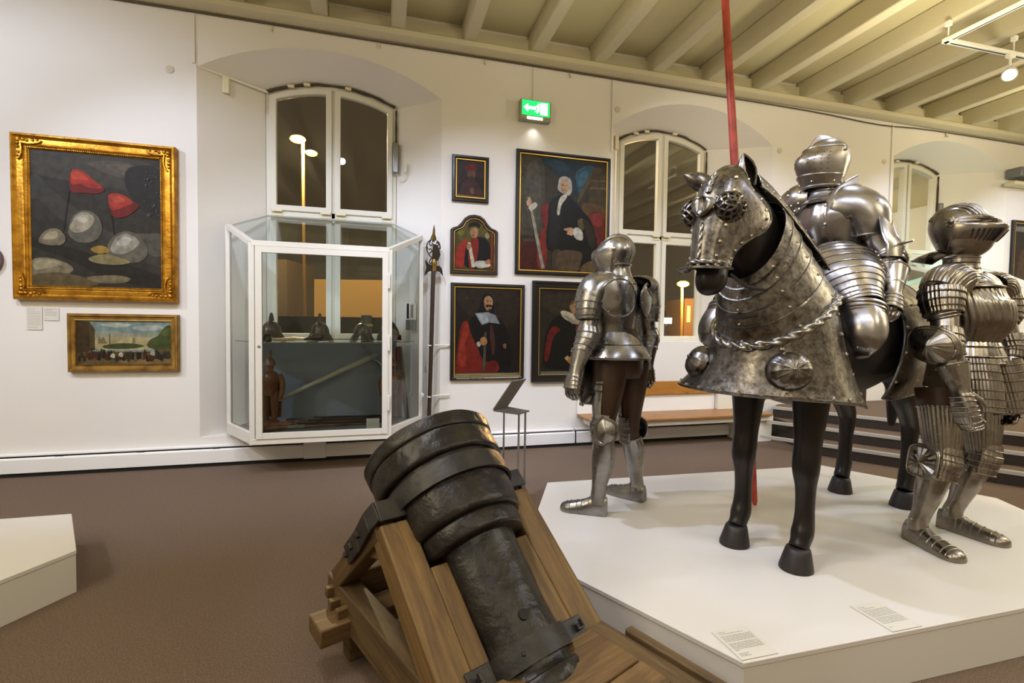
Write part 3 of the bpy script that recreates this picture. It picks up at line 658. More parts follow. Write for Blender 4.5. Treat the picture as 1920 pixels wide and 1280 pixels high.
pg([(.56,.80),(.60,.86),(.64,.80),(.60,.73)]); pg([(.52,.70),(.62,.72),(.64,.5),(.56,.46)]); pg([(.46,.60),(.53,.70),(.55,.66),(.49,.55)]); pg([(.57,.48),(.63,.50),(.62,.3),(.54,.15),(.51,.18),(.57,.33)]); pg([(.56,.46),(.59,.44),(.50,.30),(.44,.32),(.45,.27),(.52,.25)])
build('running_figure', s, wm, gp)
build('lamp_window', MB().box((1.49,WY-.0885,3.512),(1.66,WY-.084,3.538)), mat('sign_lamp','ffffff',.4,emit='fffbe8',estr=6), t)
l = spot('sign_downlight', (1.585,WY-.06,3.50), (1.585,WY-.01,2.9), 2.2, 110, .9, (1,.98,.92), .03)
# circular wall marks (covered fixings)
mk = mat('wall_plug','cfc7b4',.8)
for i, (px, py) in enumerate([(318,130),(1158,205),(1462,282),(1625,218),(1658,303)]):
    p = on_y(px, py, WY-.002)
    tag(build('wall_plug', MB().lathe(p,(0,-1,0),[(0,.034),(.004,.033),(.005,.02)],20,cap=(False,True)), mk),
        ['faint round cover plate on the wall above the gilt frame','faint round plate left of the middle arch','faint round plate on the wall right of the middle arch','faint round plate high on the wall left of the far right arch','faint lower round plate beside the far right arch'][i], 'cover plate')
# label stand
t = thing('label_stand', (1.02,3.4,0), 'thin steel label stand with slanting panel beside the podium', 'stand')
mt = mat('brushed_stand','8f8d88',.35,.85)
e1 = V((.17,-.055,0)); base = at(945,768,3.55); tr = at(990,770,3.6); lf = at(926,771,3.62)
pl = [at(925,773,3.55), at(972,777,3.42), at(993,770,3.56), at(952,764,3.72)]; zz = sum(p.z for p in pl)/4
pl = [V((p.x,p.y,zz)) for p in pl]
build('tray', MB().prism(pl, (0,0,.008)), mt, t)
for px, yb, tt in ((945,880,3.74),(973,950,3.47),(985,958,3.52)):
    p = at(px,775,tt); q = V((p.x,p.y,0.0)); build('leg', MB().beam(q, V((p.x,p.y,zz)), .012, .012, (1,0,0)), mt, t)
tp = [pl[0], pl[3], at(995,713,3.9), at(985,713,3.72)]
d1 = tp[2]-tp[1]
build('slant_panel', MB().prism([pl[0]+V((0,0,.008)), pl[3]+V((0,0,.008)), pl[3]+V((.15,.02,.215)), pl[0]+V((.15,.02,.215))], V((-.006,0,.006))), mt, t)
q = MB(); o = pl[0]+V((-.008,0,.017)); lines(q, o, (pl[3]-pl[0]).normalized(), V((.57,.076,.815)), (pl[3]-pl[0]).length, .26, [(.9-.07*i,.1,.9) for i in range(10)], 0, 9, .004)
build('print', q, M['ink'], t)

# ------------------------------------------------------------------ paintings
_pm = {}
def paint(h):
    if h not in _pm: _pm[h] = mat('oil_'+h, ''.join('%02x' % int(int(h[i:i+2],16)*.86) for i in (0,2,4)), .5, spec=.2, bump=(70,.12,3), vary=(''.join('%02x' % int(int(h[i:i+2],16)*.62) for i in (0,2,4)), 16, 5, .35, .7))
    return _pm[h]
def rect_frame(mb, x0, x1, z0, z1, yw, prof, mis=None):
    """prof: (inset, distance from wall); mitred moulding"""
    k = len(prof); b = len(mb.v)
    for i, d in prof:
        mb.v += [V((x0+i,yw-d,z0+i)), V((x1-i,yw-d,z0+i)), V((x1-i,yw-d,z1-i)), V((x0+i,yw-d,z1-i))]
    for a in range(k-1):
        for s in range(4):
            q = (s+1) % 4; mb.f.append((b+a*4+s, b+a*4+q, b+(a+1)*4+q, b+(a+1)*4+s)); mb.m.append(mis[a] if mis else 0)
class Canvas:
    def __init__(s, x0, x1, z0, z1, y, px):      # px: crop-pixel box (left, top, right, bottom)
        s.b = (x0, x1, z0, z1); s.y = y; s.px = px; s.mb = MB(); s.mats = []; s.k = 0
    def mi(s, h):
        m = paint(h)
        if m not in s.mats: s.mats.append(m)
        return s.mats.index(m)
    def pt(s, p):
        x0, x1, z0, z1 = s.b; l, t, r, b = s.px
        u = min(max((p[0]-l)/(r-l), .002), .998); v = min(max((b-p[1])/(b-t), .002), .998)
        return V((x0+(x1-x0)*u, s.y-.0002-.00025*s.k, z0+(z1-z0)*v))
    def bg(s, h):
        x0, x1, z0, z1 = s.b
        s.mb.add([(x0,s.y,z0),(x1,s.y,z0),(x1,s.y,z1),(x0,s.y,z1)], [(0,1,2,3)], s.mi(h)); return s
    def blob(s, h, pts, m=3):
        s.k += 1; q = cr([pts[-1]]+list(pts)+[pts[0], pts[1]], m)[m:-m-0 or None]
        q = q[:len(pts)*m]
        s.mb.add([s.pt(p) for p in q], [tuple(range(len(q)))], s.mi(h)); return s
    def poly(s, h, pts):
        s.k += 1; s.mb.add([s.pt(p) for p in pts], [tuple(range(len(pts)))], s.mi(h)); return s
    def oval(s, h, cx, cy, rx, ry, rot=0):
        a = R(rot); return s.poly(h, [(cx+rx*math.cos(t)*math.cos(a)-ry*math.sin(t)*math.sin(a), cy+rx*math.cos(t)*math.sin(a)+ry*math.sin(t)*math.cos(a)) for t in [2*PI*i/20 for i in range(20)]])
    def stroke(s, h, pts, w):
        c = cr(pts, 4); l, r = [], []
        for i, p in enumerate(c):
            q, n = c[max(i-1,0)], c[min(i+1,len(c)-1)]; dx, dy = n[0]-q[0], n[1]-q[1]; g = math.hypot(dx,dy) or 1
            ww = w*(.5+.5*math.sin(PI*min(max(i/(len(c)-1),.12),.88)))
            l.append((p[0]-dy/g*ww/2, p[1]+dx/g*ww/2)); r.append((p[0]+dy/g*ww/2, p[1]-dx/g*ww/2))
        return s.poly(h, l+r[::-1])
    def done(s, parent): return build('canvas', s.mb, s.mats, parent)

gold = mat('gilt', 'c08a2c', .36, .85, vary=('8f5f18',14,4,.4,.7), bump=(40,.25,3))
goldd = mat('gilt_dull', 'a07a35', .5, .6, vary=('6f4f20',10,4,.4,.7))
goldl = mat('gilt_line', 'c9a044', .35, .7)
blk = mat('ebonised_frame', '16120f', .35, bump=(30,.1,3))
# --- big gilt frame
x0, x1, z0, z1 = -2.953, -1.760, 1.498, 2.878
t = thing('framed_painting', ((x0+x1)/2, WY-.04, z0), 'large gilt framed painting of a stormy mountain scene with red cloth, top left', 'painting')
fr = MB(); rect_frame(fr, x0, x1, z0, z1, WY, [(0,.003),(0,.055),(.008,.07),(.022,.075),(.03,.066),(.045,.058),(.075,.062),(.09,.058),(.10,.064),(.108,.06),(.118,.045),(.124,.04)])
fb = build('frame', fr, gold, t, angle=30)
rn = random.Random(3)
for cx, sx in ((x0+.055,1),(x1-.055,-1)):
    for cz_, sz in ((z0+.055,1),(z1-.055,-1)):
        orn = MB()
        for a_, b_ in ((1,0),(0,1)):
            for k in range(5):
                u = .0+.033*k; r = .026-.003*k
                orn.ball((cx+sx*u*a_+rn.uniform(-.006,.006), WY-.064, cz_+sz*u*b_+rn.uniform(-.006,.006)), r*.72, 8, 0, (V((1,0,0)), V((0,.5,0)), V((0,0,1))))
            orn.tube(cr([(cx+sx*(.02*a_+.025*b_), WY-.07, cz_+sz*(.02*b_+.025*a_)), (cx+sx*(.09*a_+.032*b_),WY-.072,cz_+sz*(.09*b_+.032*a_)), (cx+sx*(.15*a_+.018*b_),WY-.07,cz_+sz*(.15*b_+.018*a_)), (cx+sx*(.165*a_),WY-.068,cz_+sz*(.165*b_))],4), [.007]*12+[.003], 6)
        build('corner_ornament', orn, gold, fb)
bd = MB(); ii = .113
def beads(a, b, nb):
    for k in range(nb): 
        p = V(a)+(V(b)-V(a))*(k/nb); bd.obox(p, (.0035,0,0), (0,.003,0), (0,0,.0035))
beads((x0+ii,WY-.06,z0+ii),(x1-ii,WY-.06,z0+ii),70); beads((x0+ii,WY-.06,z1-ii),(x1-ii,WY-.06,z1-ii),70); beads((x0+ii,WY-.06,z0+ii),(x0+ii,WY-.06,z1-ii),84); beads((x1-ii,WY-.06,z0+ii),(x1-ii,WY-.06,z1-ii),84)
build('bead_edge', bd, gold, fb)
# a plain mountain scene of the same size and colours stands in for the known picture
c = Canvas(x0+.12, x1-.12, z0+.12, z1-.12, WY-.038, (150,145,805,842)).bg('38332b')
c.blob('4a443a', [(150,150),(480,150),(800,190),(805,420),(640,330),(420,300),(150,260)]).blob('5a5347', [(430,190),(600,170),(700,210),(640,260),(500,230)]).blob('6b6250', [(520,195),(640,185),(690,225),(600,240)]).blob('2a2621', [(640,200),(805,200),(805,460),(700,420),(620,300)])
c.blob('45423a', [(150,290),(260,350),(380,440),(560,560),(805,640),(805,842),(150,842)]).blob('38352c', [(150,400),(300,500),(480,600),(640,690),(805,730),(805,842),(150,842)])
c.blob('5d594c', [(640,560),(740,545),(805,550),(805,660),(720,650)]).blob('2a261f', [(150,590),(300,630),(520,690),(800,770),(805,842),(520,790),(330,700),(150,640)])
c.blob('8d8267', [(150,715),(230,695),(330,725),(350,760),(280,790),(160,800)]).blob('b3a886', [(165,720),(230,702),(300,726),(240,745),(170,760)]).blob('6a5b3c', [(150,790),(270,770),(380,785),(480,820),(400,842),(150,842)]).blob('8a7c5c', [(420,790),(560,775),(640,790),(600,815),(480,818)])
# torn red banners on poles among pale boulders
c.stroke('241c14', [(300,610),(330,420),(352,232)], 7).stroke('241c14', [(585,700),(555,520),(532,345)], 7)
c.blob('7d1f18', [(352,240),(420,250),(470,300),(520,325),(470,352),(410,350),(345,345)]).blob('b53320', [(354,236),(410,240),(455,275),(505,318),(440,322),(395,305),(350,310)]).blob('d04a2e', [(356,244),(400,250),(440,280),(400,285),(356,280)])
c.blob('7d1f18', [(534,355),(590,340),(650,370),(690,400),(640,450),(590,470),(548,455)]).blob('b83a28', [(534,352),(600,345),(660,385),(610,410),(570,430),(544,425)]).blob('d2553b', [(540,360),(590,355),(620,380),(570,390)])
c.blob('6f6a5c', [(330,560),(360,470),(420,440),(480,470),(500,540),(460,600),(380,610)]).blob('b8ae95', [(340,540),(372,470),(420,450),(462,480),(440,530),(380,560)]).blob('d6cfba', [(372,490),(410,462),(438,478),(410,510)])
c.blob('6f6a5c', [(520,680),(540,590),(610,540),(690,560),(735,640),(690,700),(590,705)]).blob('a9a494', [(540,640),(570,575),(630,552),(690,590),(650,640),(580,665)]).blob('cfccc0', [(570,610),(610,565),(650,580),(620,615)])
c.blob('8c8068', [(190,620),(220,560),(280,545),(320,590),(290,630)]).blob('b3a886', [(210,600),(240,562),(280,560),(270,595)]).blob('9a8f60', [(430,690),(520,665),(640,700),(580,720),(470,715)]).blob('a8863c', [(440,640),(500,620),(540,650),(480,665)])
rn = random.Random(5)
for k in range(26): 
    a_, b_ = rn.uniform(720,800), rn.uniform(200,460); c.oval('6d7079', a_, b_, rn.uniform(1,4), rn.uniform(2,7))
c.done(t)
# --- small townscape
x0, x1, z0, z1 = -2.590, -1.757, .882, 1.389
t = thing('framed_painting', ((x0+x1)/2, WY-.03, z0), 'small wide townscape painting in a dull gold frame below the gilt one', 'painting')
fr = MB(); rect_frame(fr, x0, x1, z0, z1, WY, [(0,.003),(0,.045),(.006,.055),(.02,.056),(.03,.045),(.05,.04),(.058,.044),(.062,.03)]); build('frame', fr, goldd, t, angle=30)
c = Canvas(x0+.061, x1-.061, z0+.061, z1-.061, WY-.029, (368,966,838,1188)).bg('8fa3a0')
c.blob('a9ac92', [(368,1040),(500,1020),(700,1030),(838,1020),(838,1100),(368,1100)]).blob('c4b583', [(450,1060),(600,1045),(760,1060),(760,1110),(450,1110)]).blob('c9cdbf', [(480,985),(560,975),(640,985),(560,1000)]).blob('b7bfb4', [(640,995),(760,985),(800,1005),(690,1015)])
c.poly('4a3a22', [(368,968),(430,972),(455,1010),(455,1110),(368,1140)]).poly('5d4a2d', [(430,972),(455,1010),(455,1100),(430,1105)])
c.poly('8a7a56', [(470,1060),(478,1045),(486,1060),(496,1044),(506,1062),(515,1080),(470,1080)]).poly('93835e', [(640,1050),(652,1050),(652,1080),(640,1080)]).poly('6d6248', [(526,1030),(530,1030),(531,1090),(525,1090)])
c.blob('4f5a2c', [(730,1060),(770,1040),(800,1000),(838,990),(838,1110),(720,1100)]).blob('66703a', [(780,1030),(810,1005),(836,1000),(820,1040)]).blob('4d5830', [(500,1090),(600,1078),(700,1090),(640,1105),(510,1105)])
c.blob('6e5a38', [(368,1130),(500,1120),(700,1125),(838,1110),(838,1188),(368,1188)]).blob('8b7147', [(560,1165),(700,1155),(838,1150),(838,1180),(620,1185)])
rn = random.Random(8)
for k in range(38):
    u = 380+k*12; hh = rn.uniform(26,48); zz = rn.uniform(1150,1170)
    c.blob(rn.choice(['2a2218','3a2c1c','4b3a24','5a2f1e','33352c','6c5a3c']), [(u-6,zz),(u-5,zz-hh*.7),(u,zz-hh),(u+5,zz-hh*.7),(u+7,zz)])
for u, zz in ((585,1135),(745,1128),(545,1140)): c.blob('d0c7ae', [(u-12,zz+8),(u-8,zz-6),(u+4,zz-10),(u+12,zz),(u+8,zz+14)])
c.done(t)
def portrait(x0, x1, z0, z1, lab, prof, mis, mats, cw, cy):
    t = thing('framed_painting', ((x0+x1)/2, WY-.03, z0), lab, 'painting', None)
    fr = MB(); rect_frame(fr, x0, x1, z0, z1, WY, prof, mis); build('frame', fr, mats, t, angle=30); return t
PB = [(0,.003),(0,.035),(.006,.042),(.022,.044),(.036,.036),(.038,.037),(.048,.036),(.052,.028)]
PM = [0,0,0,0,0,1,0]
# --- small top left portrait, dark with a red cap
x0, x1, z0, z1 = .712, 1.097, 2.612, 3.083
t = portrait(x0,x1,z0,z1,'small dark portrait of a man in a red cap, top of the left column', PB, PM, [blk,goldl], 0, 0)
c = Canvas(x0+.051, x1-.051, z0+.051, z1-.051, WY-.026, (195,130,335,320)).bg('2b2020')
c.blob('3a2a28', [(200,140),(330,135),(332,220),(260,200),(200,260)]).blob('4a2f2c', [(215,320),(225,250),(255,225),(290,235),(318,270),(325,320)]).blob('6b4a3c', [(248,185),(262,172),(284,176),(290,205),(280,228),(258,226),(248,208)]).blob('4a3026', [(252,214),(286,214),(280,236),(262,240)]).blob('6e221c', [(240,182),(240,160),(262,145),(288,150),(298,172),(280,180)]).blob('7d5a45', [(262,292),(270,270),(282,276),(280,305)])
c.poly('7a6a40', [(197,310),(333,318),(333,320),(197,320)]); c.done(t)
# --- arched panel
x0, x1, z0, z1 = .700, 1.203, 1.865, 2.482
t = thing('framed_painting', ((x0+x1)/2, WY-.03, z0), 'arched top portrait panel of a man in red and black robe with hat', 'painting')
def arch_out(i):
    xa, xb = x0+i, x1-i; zsh = z1-.165; w2 = (xb-xa); pts = [(xa, z0+i), (xa, zsh-i*.5)]
    for u, v in ((.05,.02),(.14,.035),(.22,.075),(.29,.125),(.38,.155),(.5,.165)): pts.append((xa+w2*u, zsh+v-i*(.6 if u < .2 else 1)))
    for u, v in ((.62,.155),(.71,.125),(.78,.075),(.86,.035),(.95,.02)): pts.append((xa+w2*u, zsh+v-i*(.6 if u > .8 else 1)))
    pts += [(xb, zsh-i*.5), (xb, z0+i)]; return pts
fr = MB(); rg = [(0,.003),(0,.035),(.006,.042),(.022,.042),(.034,.032),(.046,.034),(.052,.026)]
rings = [[V((x,WY-d,z)) for x, z in arch_out(i)] for i, d in rg]
fr.loft(rings, True); build('frame', fr, mat('dark_brown_frame','2a1f14',.4), t, angle=30)
gl_ = MB(); gl_.loft([[V((x,WY-d,z)) for x, z in arch_out(i)] for i, d in ((.036,.036),(.044,.037))], True); build('gilt_line', gl_, goldd, t)
c = Canvas(x0+.05, x1-.05, z0+.05, z1-.04, WY-.025, (195,425,372,680)); op_ = arch_out(.05)
c.mb.add([(x,WY-.025,z) for x, z in op_], [tuple(range(len(op_)))], c.mi('4d4318'))
c.blob('5f5420', [(215,470),(250,450),(330,455),(350,520),(320,560),(220,540)])
c.blob('12100e', [(262,560),(300,515),(345,530),(366,590),(368,660),(250,672),(230,600)]).blob('a02c1c', [(198,660),(200,590),(220,550),(250,530),(240,600),(232,672)]).blob('8a2418', [(256,600),(268,530),(300,525),(300,600),(285,672),(262,672)])
c.blob('b08258', [(265,480),(280,470),(298,474),(300,500),(290,520),(272,518),(264,500)]).blob('1a1512', [(255,470),(258,452),(280,442),(305,448),(308,468),(280,462)]).blob('8a6040', [(270,505),(285,508),(280,518)])
c.poly('c9bfa2', [(252,545),(266,545),(290,668),(272,670)]).blob('b5875c', [(248,560),(262,552),(270,565),(262,582),(250,580)]).blob('c8c4b4', [(290,640),(340,636),(362,660),(300,672)]).blob('b07c50', [(332,640),(352,624),(360,640),(345,652)])
c.blob('7a7a30', [(205,500),(222,485),(235,500),(222,516)]).blob('a8a27c', [(332,505),(344,490),(354,510),(344,522)]).stroke('8d8a4a', [(206,480),(220,470),(232,480)], 5).stroke('8d8a4a', [(334,482),(345,474),(354,486)], 5)
c.poly('8a3a1c', [(360,480),(370,480),(370,676),(360,676)])
c.done(t)
# --- lower left portrait: man with square collar
x0, x1, z0, z1 = .708, 1.508, .752, 1.770
t = portrait(x0,x1,z0,z1,'portrait of a long haired man with square white collar and red cloak, lower left', PB+[], PM, [blk,goldl], 0, 0)
c = Canvas(x0+.051, x1-.051, z0+.075, z1-.051, WY-.026, (185,755,510,1178)).bg('231b14')
c.blob('2e241a', [(200,770),(480,765),(500,900),(400,960),(240,880)])
c.blob('14110f', [(235,960),(280,890),(340,870),(410,910),(450,980),(470,1100),(440,1176),(250,1176),(240,1060)]).blob('7c2417', [(188,1140),(200,1030),(215,940),(245,918),(262,980),(300,1060),(330,1120),(390,1120),(392,1176),(188,1176)]).blob('9a3220', [(200,1130),(212,1010),(236,930),(252,975),(232,1040),(240,1140)]).blob('6a1d14', [(340,1130),(385,1118),(390,1176),(330,1176)])
c.blob('14110e', [(318,790),(345,778),(370,800),(376,870),(345,880),(310,885),(290,876),(312,830)]).blob('b58a60', [(330,800),(352,792),(368,810),(368,840),(355,865),(335,858),(326,830)]).blob('8d6440', [(328,820),(338,850),(350,864),(334,860)]).blob('2a1c12', [(335,838),(352,834),(368,840),(360,848),(350,846),(340,850)]).blob('3a2616', [(348,856),(360,856),(354,870)]).oval('241610', 343, 818, 4, 2.5).oval('241610', 360, 818, 4, 2.5).stroke('9a6e48', [(352,818),(355,832),(350,836)], 3)
c.poly('8c9296', [(280,880),(345,872),(385,888),(406,930),(352,925),(316,938)]).poly('aab0b2', [(290,884),(340,878),(350,920),(320,930)])
c.poly('4e4b3e', [(328,975),(340,972),(336,1170),(320,1172)]).blob('b07e4e', [(308,1010),(325,996),(342,1010),(340,1034),(316,1038)]).blob('c8c0aa', [(290,1030),(302,1020),(312,1036),(300,1048)]).blob('8a5c38', [(425,1035),(438,1030),(440,1055),(428,1052)]).blob('4a2a22', [(355,960),(370,940),(385,1040),(372,1090)])
c.stroke('4a4020', [(225,812),(240,800),(254,812)], 5).stroke('4a4020', [(240,795),(240,825)], 6)
c.done(t)
tx = MB(); text_mb(tx, 'MAXIMILIAN VON KREPS', (x0+.065, WY-.0445, z0+.012), (1,0,0), (0,0,1), .026); lines(tx, (x0+.36,WY-.0445,z0+.014), (1,0,0), (0,0,1), .40, .02, [(.1,0,.95)], 0, 12, .011)
build('inscription', tx, mat('inscription_paint','b9ab8c',.6), t)
# --- large portrait
x0, x1, z0, z1 = 1.396, 2.490, 1.888, 3.212
t = portrait(x0,x1,z0,z1,'large portrait of a white haired man in black robe holding a staff', PB, PM, [blk,goldl], 0, 0)
c = Canvas(x0+.051, x1-.051, z0+.051, z1-.051, WY-.026, (503,98,922,690)).bg('38301f')
c.blob('4a4434', [(503,98),(600,110),(620,300),(600,520),(503,520)]).blob('565040', [(540,140),(590,150),(600,400),(560,480),(520,300)])
c.blob('1f3038', [(600,112),(700,100),(860,125),(862,150),(800,260),(780,330),(740,230),(660,180)]).blob('2f5566', [(770,160),(830,120),(866,132),(840,200),(790,270),(775,230)]).blob('3f6a7a', [(790,170),(830,150),(815,215),(786,240)]).blob('27414c', [(620,118),(690,112),(740,150),(700,170),(650,150)]).blob('5a4a22', [(866,130),(900,140),(830,230),(788,320),(780,300),(820,210)])
c.poly('4a3c22', [(850,160),(922,160),(922,360),(830,330)]).stroke('6a5730', [(840,240),(922,236)], 14).stroke('6a5730', [(846,200),(922,196)], 10).blob('5c4426', [(800,330),(860,320),(922,350),(922,420),(830,400)])
c.blob('6b221c', [(835,390),(870,362),(915,375),(918,520),(890,570),(850,480)]).blob('86302a', [(845,390),(880,370),(908,385),(900,440),(860,430)]).blob('5a4220', [(835,380),(850,345),(905,350),(915,372),(870,360)])
c.blob('4f1b12', [(503,560),(560,545),(620,560),(620,690),(503,690)]).blob('8a2a20', [(585,600),(600,500),(620,470),(632,560),(625,680),(590,672)]).blob('7a241c', [(600,360),(640,345),(645,440),(620,480)])
c.poly('3c2a18', [(503,512),(600,512),(600,526),(503,526)])
c.blob('12110f', [(640,340),(690,290),(740,290),(800,360),(850,420),(885,560),(860,690),(690,690),(700,600),(630,570),(635,430)]).blob('201c18', [(650,360),(690,320),(700,420),(680,560),(645,540)]).blob('5c5030', [(780,420),(805,405),(825,430),(800,480),(790,470)]).blob('2e2819', [(805,410),(850,440),(875,540),(850,560),(820,470)])
c.blob('4a3c2a', [(660,590),(700,585),(700,688),(660,688)]).blob('5a4a34', [(690,588),(800,585),(800,640),(780,690),(690,688)]).blob('6a5638', [(810,655),(850,630),(880,650),(870,690),(800,690)])
c.blob('b9b4a6', [(682,230),(690,200),(720,192),(745,210),(750,260),(736,290),(700,280),(680,262)]).blob('c59c78', [(693,222),(712,208),(733,220),(734,255),(718,280),(698,268)]).blob('a87c5c', [(697,250),(712,276),(728,262),(718,284),(702,274)]).oval('3a2a20', 704, 238, 4, 2.5).oval('3a2a20', 724, 238, 4, 2.5).stroke('b08462', [(713,238),(715,252),(709,256)], 4).stroke('8a4a3c', [(706,264),(716,266),(724,263)], 4)
c.blob('d2ccb8', [(690,310),(705,290),(725,290),(720,310),(698,345),(690,395),(678,390),(682,340)])
c.poly('a09a88', [(534,318),(548,316),(622,680),(606,684)]).blob('c59a76', [(530,340),(545,322),(556,340),(552,362),(534,362)]).blob('cfc9b6', [(540,368),(570,340),(582,356),(556,386)]).blob('c89c78', [(712,470),(745,458),(765,470),(755,500),(735,495),(730,480)]).blob('d8d2c2', [(757,470),(780,455),(806,480),(806,520),(780,520),(765,505)]).stroke('c89c78', [(712,468),(735,470)], 7).stroke('b98a66', [(735,498),(728,486)], 7)
c.done(t)
# --- lower right portrait with ruff
x0, x1, z0, z1 = 1.596, 2.55, .715, 1.822
t = portrait(x0,x1,z0,z1,'portrait of a bearded man with white ruff behind the turned away armour', [(0,.003),(0,.04),(.008,.05),(.02,.05),(.03,.04),(.075,.034),(.077,.036),(.083,.036),(.085,.034),(.10,.03),(.105,.026)], [0,0,0,0,0,0,1,0,0,0], [blk,goldl], 0, 0)
c = Canvas(x0+.103, x1-.103, z0+.12, z1-.103, WY-.025, (606,768,880,1170)).bg('2c261b')
c.blob('383022', [(620,790),(860,790),(860,880),(760,900),(640,870)]).blob('14120f', [(640,940),(700,880),(780,920),(850,960),(870,1160),(640,1160),(620,1060)]).blob('6a1c14', [(622,1110),(635,990),(660,945),(690,960),(660,1000),(640,1110)]).blob('7a2218', [(755,950),(775,930),(778,990),(765,1000)])
c.blob('c8bda2', [(690,870),(720,870),(790,910),(800,935),(740,925),(700,900)]).blob('a89c82', [(700,885),(760,918),(790,930),(740,930)]).blob('b58a5a', [(728,835),(750,815),(775,830),(776,870),(758,895),(736,870)]).blob('7a5028', [(726,840),(738,816),(760,812),(740,832)]).blob('6b451f', [(750,880),(776,866),(780,890),(766,906),(752,898)]).oval('2a1a10', 752, 845, 4, 2.5).oval('2a1a10', 770, 843, 3.5, 2.5).stroke('9a7044', [(763,846),(768,862),(762,864)], 3)
c.blob('a8702e', [(715,1110),(740,1096),(750,1120),(735,1136)]).blob('c4ae84', [(708,1105),(725,1092),(722,1115)]).stroke('383018', [(636,820),(645,812),(655,824)], 6)
c.done(t)
tx = MB(); lines(tx, (x0+.11,WY-.0352,z0+.082), (1,0,0), (0,0,1), .6, .02, [(.1,0,.95)], 0, 21, .014); build('inscription', tx, mat('inscription_grey','6f6b60',.7), t)
# --- partly seen frame at the right edge
x0, x1, z0, z1 = 9.02, 10.0, 1.93, 2.985
t = portrait(x0,x1,z0,z1,'dark framed picture cut off by the right edge of the photo', PB, PM, [blk,goldl], 0, 0)
c = Canvas(x0+.05,x1-.05,z0+.05,z1-.05,WY-.026,(0,0,100,100)).bg('3c322c'); c.blob('5b4634', [(10,70),(20,40),(50,30),(80,60),(70,95),(15,95)]); c.poly('8b8a86', [(2,4),(40,4),(40,12),(2,12)]); c.done(t)
# painted arms glimpsed behind the rider
p = on_y(1604,441,4.9); q = on_y(1646,500,4.9)
t = thing('painted_shield', ((p.x+q.x)/2, 4.86, q.z-.25), 'brightly painted coat of arms panel glimpsed behind the mounted armour', 'coat of arms')
X0, X1, Z0, Z1 = p.x-.1, q.x+.12, q.z-.25, p.z+.05
fr = MB(); rect_frame(fr, X0, X1, Z0, Z1, 4.885, [(0,.0),(0,.03),(.02,.035),(.04,.025)]); build('frame', fr, goldl, t, angle=30)
build('post', MB().beam(V(((X0+X1)/2,4.88,.376)), V(((X0+X1)/2,4.88,Z1-.02)), .06, .03, (1,0,0)), M['pole'], t)
c = Canvas(X0+.038, X1-.038, Z0+.03, Z1-.03, 4.862, (230,300,760,820)).bg('6b3a1c')
c.poly('d8a52a', [(230,300),(520,300),(520,330),(230,330)]).blob('4f6a6e', [(230,360),(330,350),(420,400),(400,500),(340,500),(300,440)]).blob('c8a090', [(245,390),(300,380),(310,440),(260,440)]).blob('caa21c', [(390,540),(440,520),(470,450),(520,460),(520,600),(420,600)]).blob('2d3038', [(540,400),(620,470),(640,600),(560,620),(520,520)]).blob('d6a828', [(650,640),(700,660),(750,760),(730,800),(650,740)]).blob('8c3418', [(560,640),(620,640),(640,760),(580,740)])
c.done(t)
# wall labels under the gilt frame
for (a, b, lab, rows) in (((50.5,576),(79,618),'tall text label on the wall left under the gilt frame', [(.93,.08,.6),(.86,.08,.55)]+[(.79-.07*i,.08,.9) for i in range(9)]+[(.1,.08,.7)]), ((82.5,577),(110.5,600.5),'short text label on the wall right under the gilt frame', [(.88,.08,.9),(.8,.08,.6)]+[(.68-.1*i,.08,.85) for i in range(4)]+[(.15,.1,.25)])):
    o = on_y(a[0], b[1], WY-.004); e = on_y(b[0], a[1], WY-.004)
    label_plate('wall_label', tuple(o), (1,0,0), (0,0,1), e.x-o.x, e.z-o.z, rows, lab, seed=int(a[0]))
for i, (xx, lb) in enumerate(((9.35, 'small wall label below the cut off picture, left one'), (9.75, 'small wall label below the cut off picture, right one'))):
    label_plate('wall_label', (xx, WY-.004, 1.45), (1,0,0), (0,0,1), .14, .2, [(.9,.1,.5)]+[(.8-.1*k,.1,.9) for k in range(6)], lb, seed=30+i)
# dim edge of an exhibit at the far left
t = thing('wall_exhibit', (-3.2,WY-.05,1.68), 'mauve grey object edge cut off by the left border of the photo', 'exhibit')
e0 = on_y(3,487,WY-.03); build('body', MB().lathe((e0.x-.14,WY-.003,e0.z-.0),(0,-1,0),[(0,.14),(.03,.14),(.05,.12),(.055,.03)],28,cap=(False,True)), mat('mauve_relief','6e5a60',.6), t)

# ------------------------------------------------------------------ ceiling lighting track in view
c1 = at(1772,74,4.45); zt = c1.z
def onzt(px, py): return on_z(px, py, zt)
P0 = onzt(1775,76); P1 = onzt(1925,2); P2_ = onzt(1930,108)
t = thing('light_track', tuple(P0), 'white hanging lighting track with a corner under the beams', 'lighting track')
for a, b in ((P0, P0+(P1-P0)*1.6), (P0, P0+(P2_-P0)*2.5)):
    d = (b-a).normalized(); tr = build('track_bar', MB().beam(a-d*.03, b, .045, .035), M['white'], t, bevel=.003)
    s_ = d.cross(V((0,0,1))).normalized(); build('track_slot', MB().beam(a+d*.05-V((0,0,.0185)), b-V((0,0,.0185)), .014, .003), M['black'], tr)
for f_ in (P0+(P1-P0)*.02, P0+(P2_-P0)*.8):
    build('hanger', MB().tube([f_+V((0,0,.015)), V((f_.x,f_.y,4.174))], .006, 6).box((f_.x-.02,f_.y-.02,4.13),(f_.x+.02,f_.y+.02,4.174)), M['white'], t)
lp = at(1887,140,5.25*(P2_-CAM).length/(P2_-CAM).length)
k = (onzt(1895,97)); lp = V((k.x, k.y, k.z-.20))
t = thing('track_spotlight', tuple(lp), 'switched on white spotlight hanging from the lighting track', 'spotlight')
build('adapter', MB().box((k.x-.04,k.y-.02,k.z-.06),(k.x+.04,k.y+.02,k.z-.021)), M['white'], t, bevel=.003)
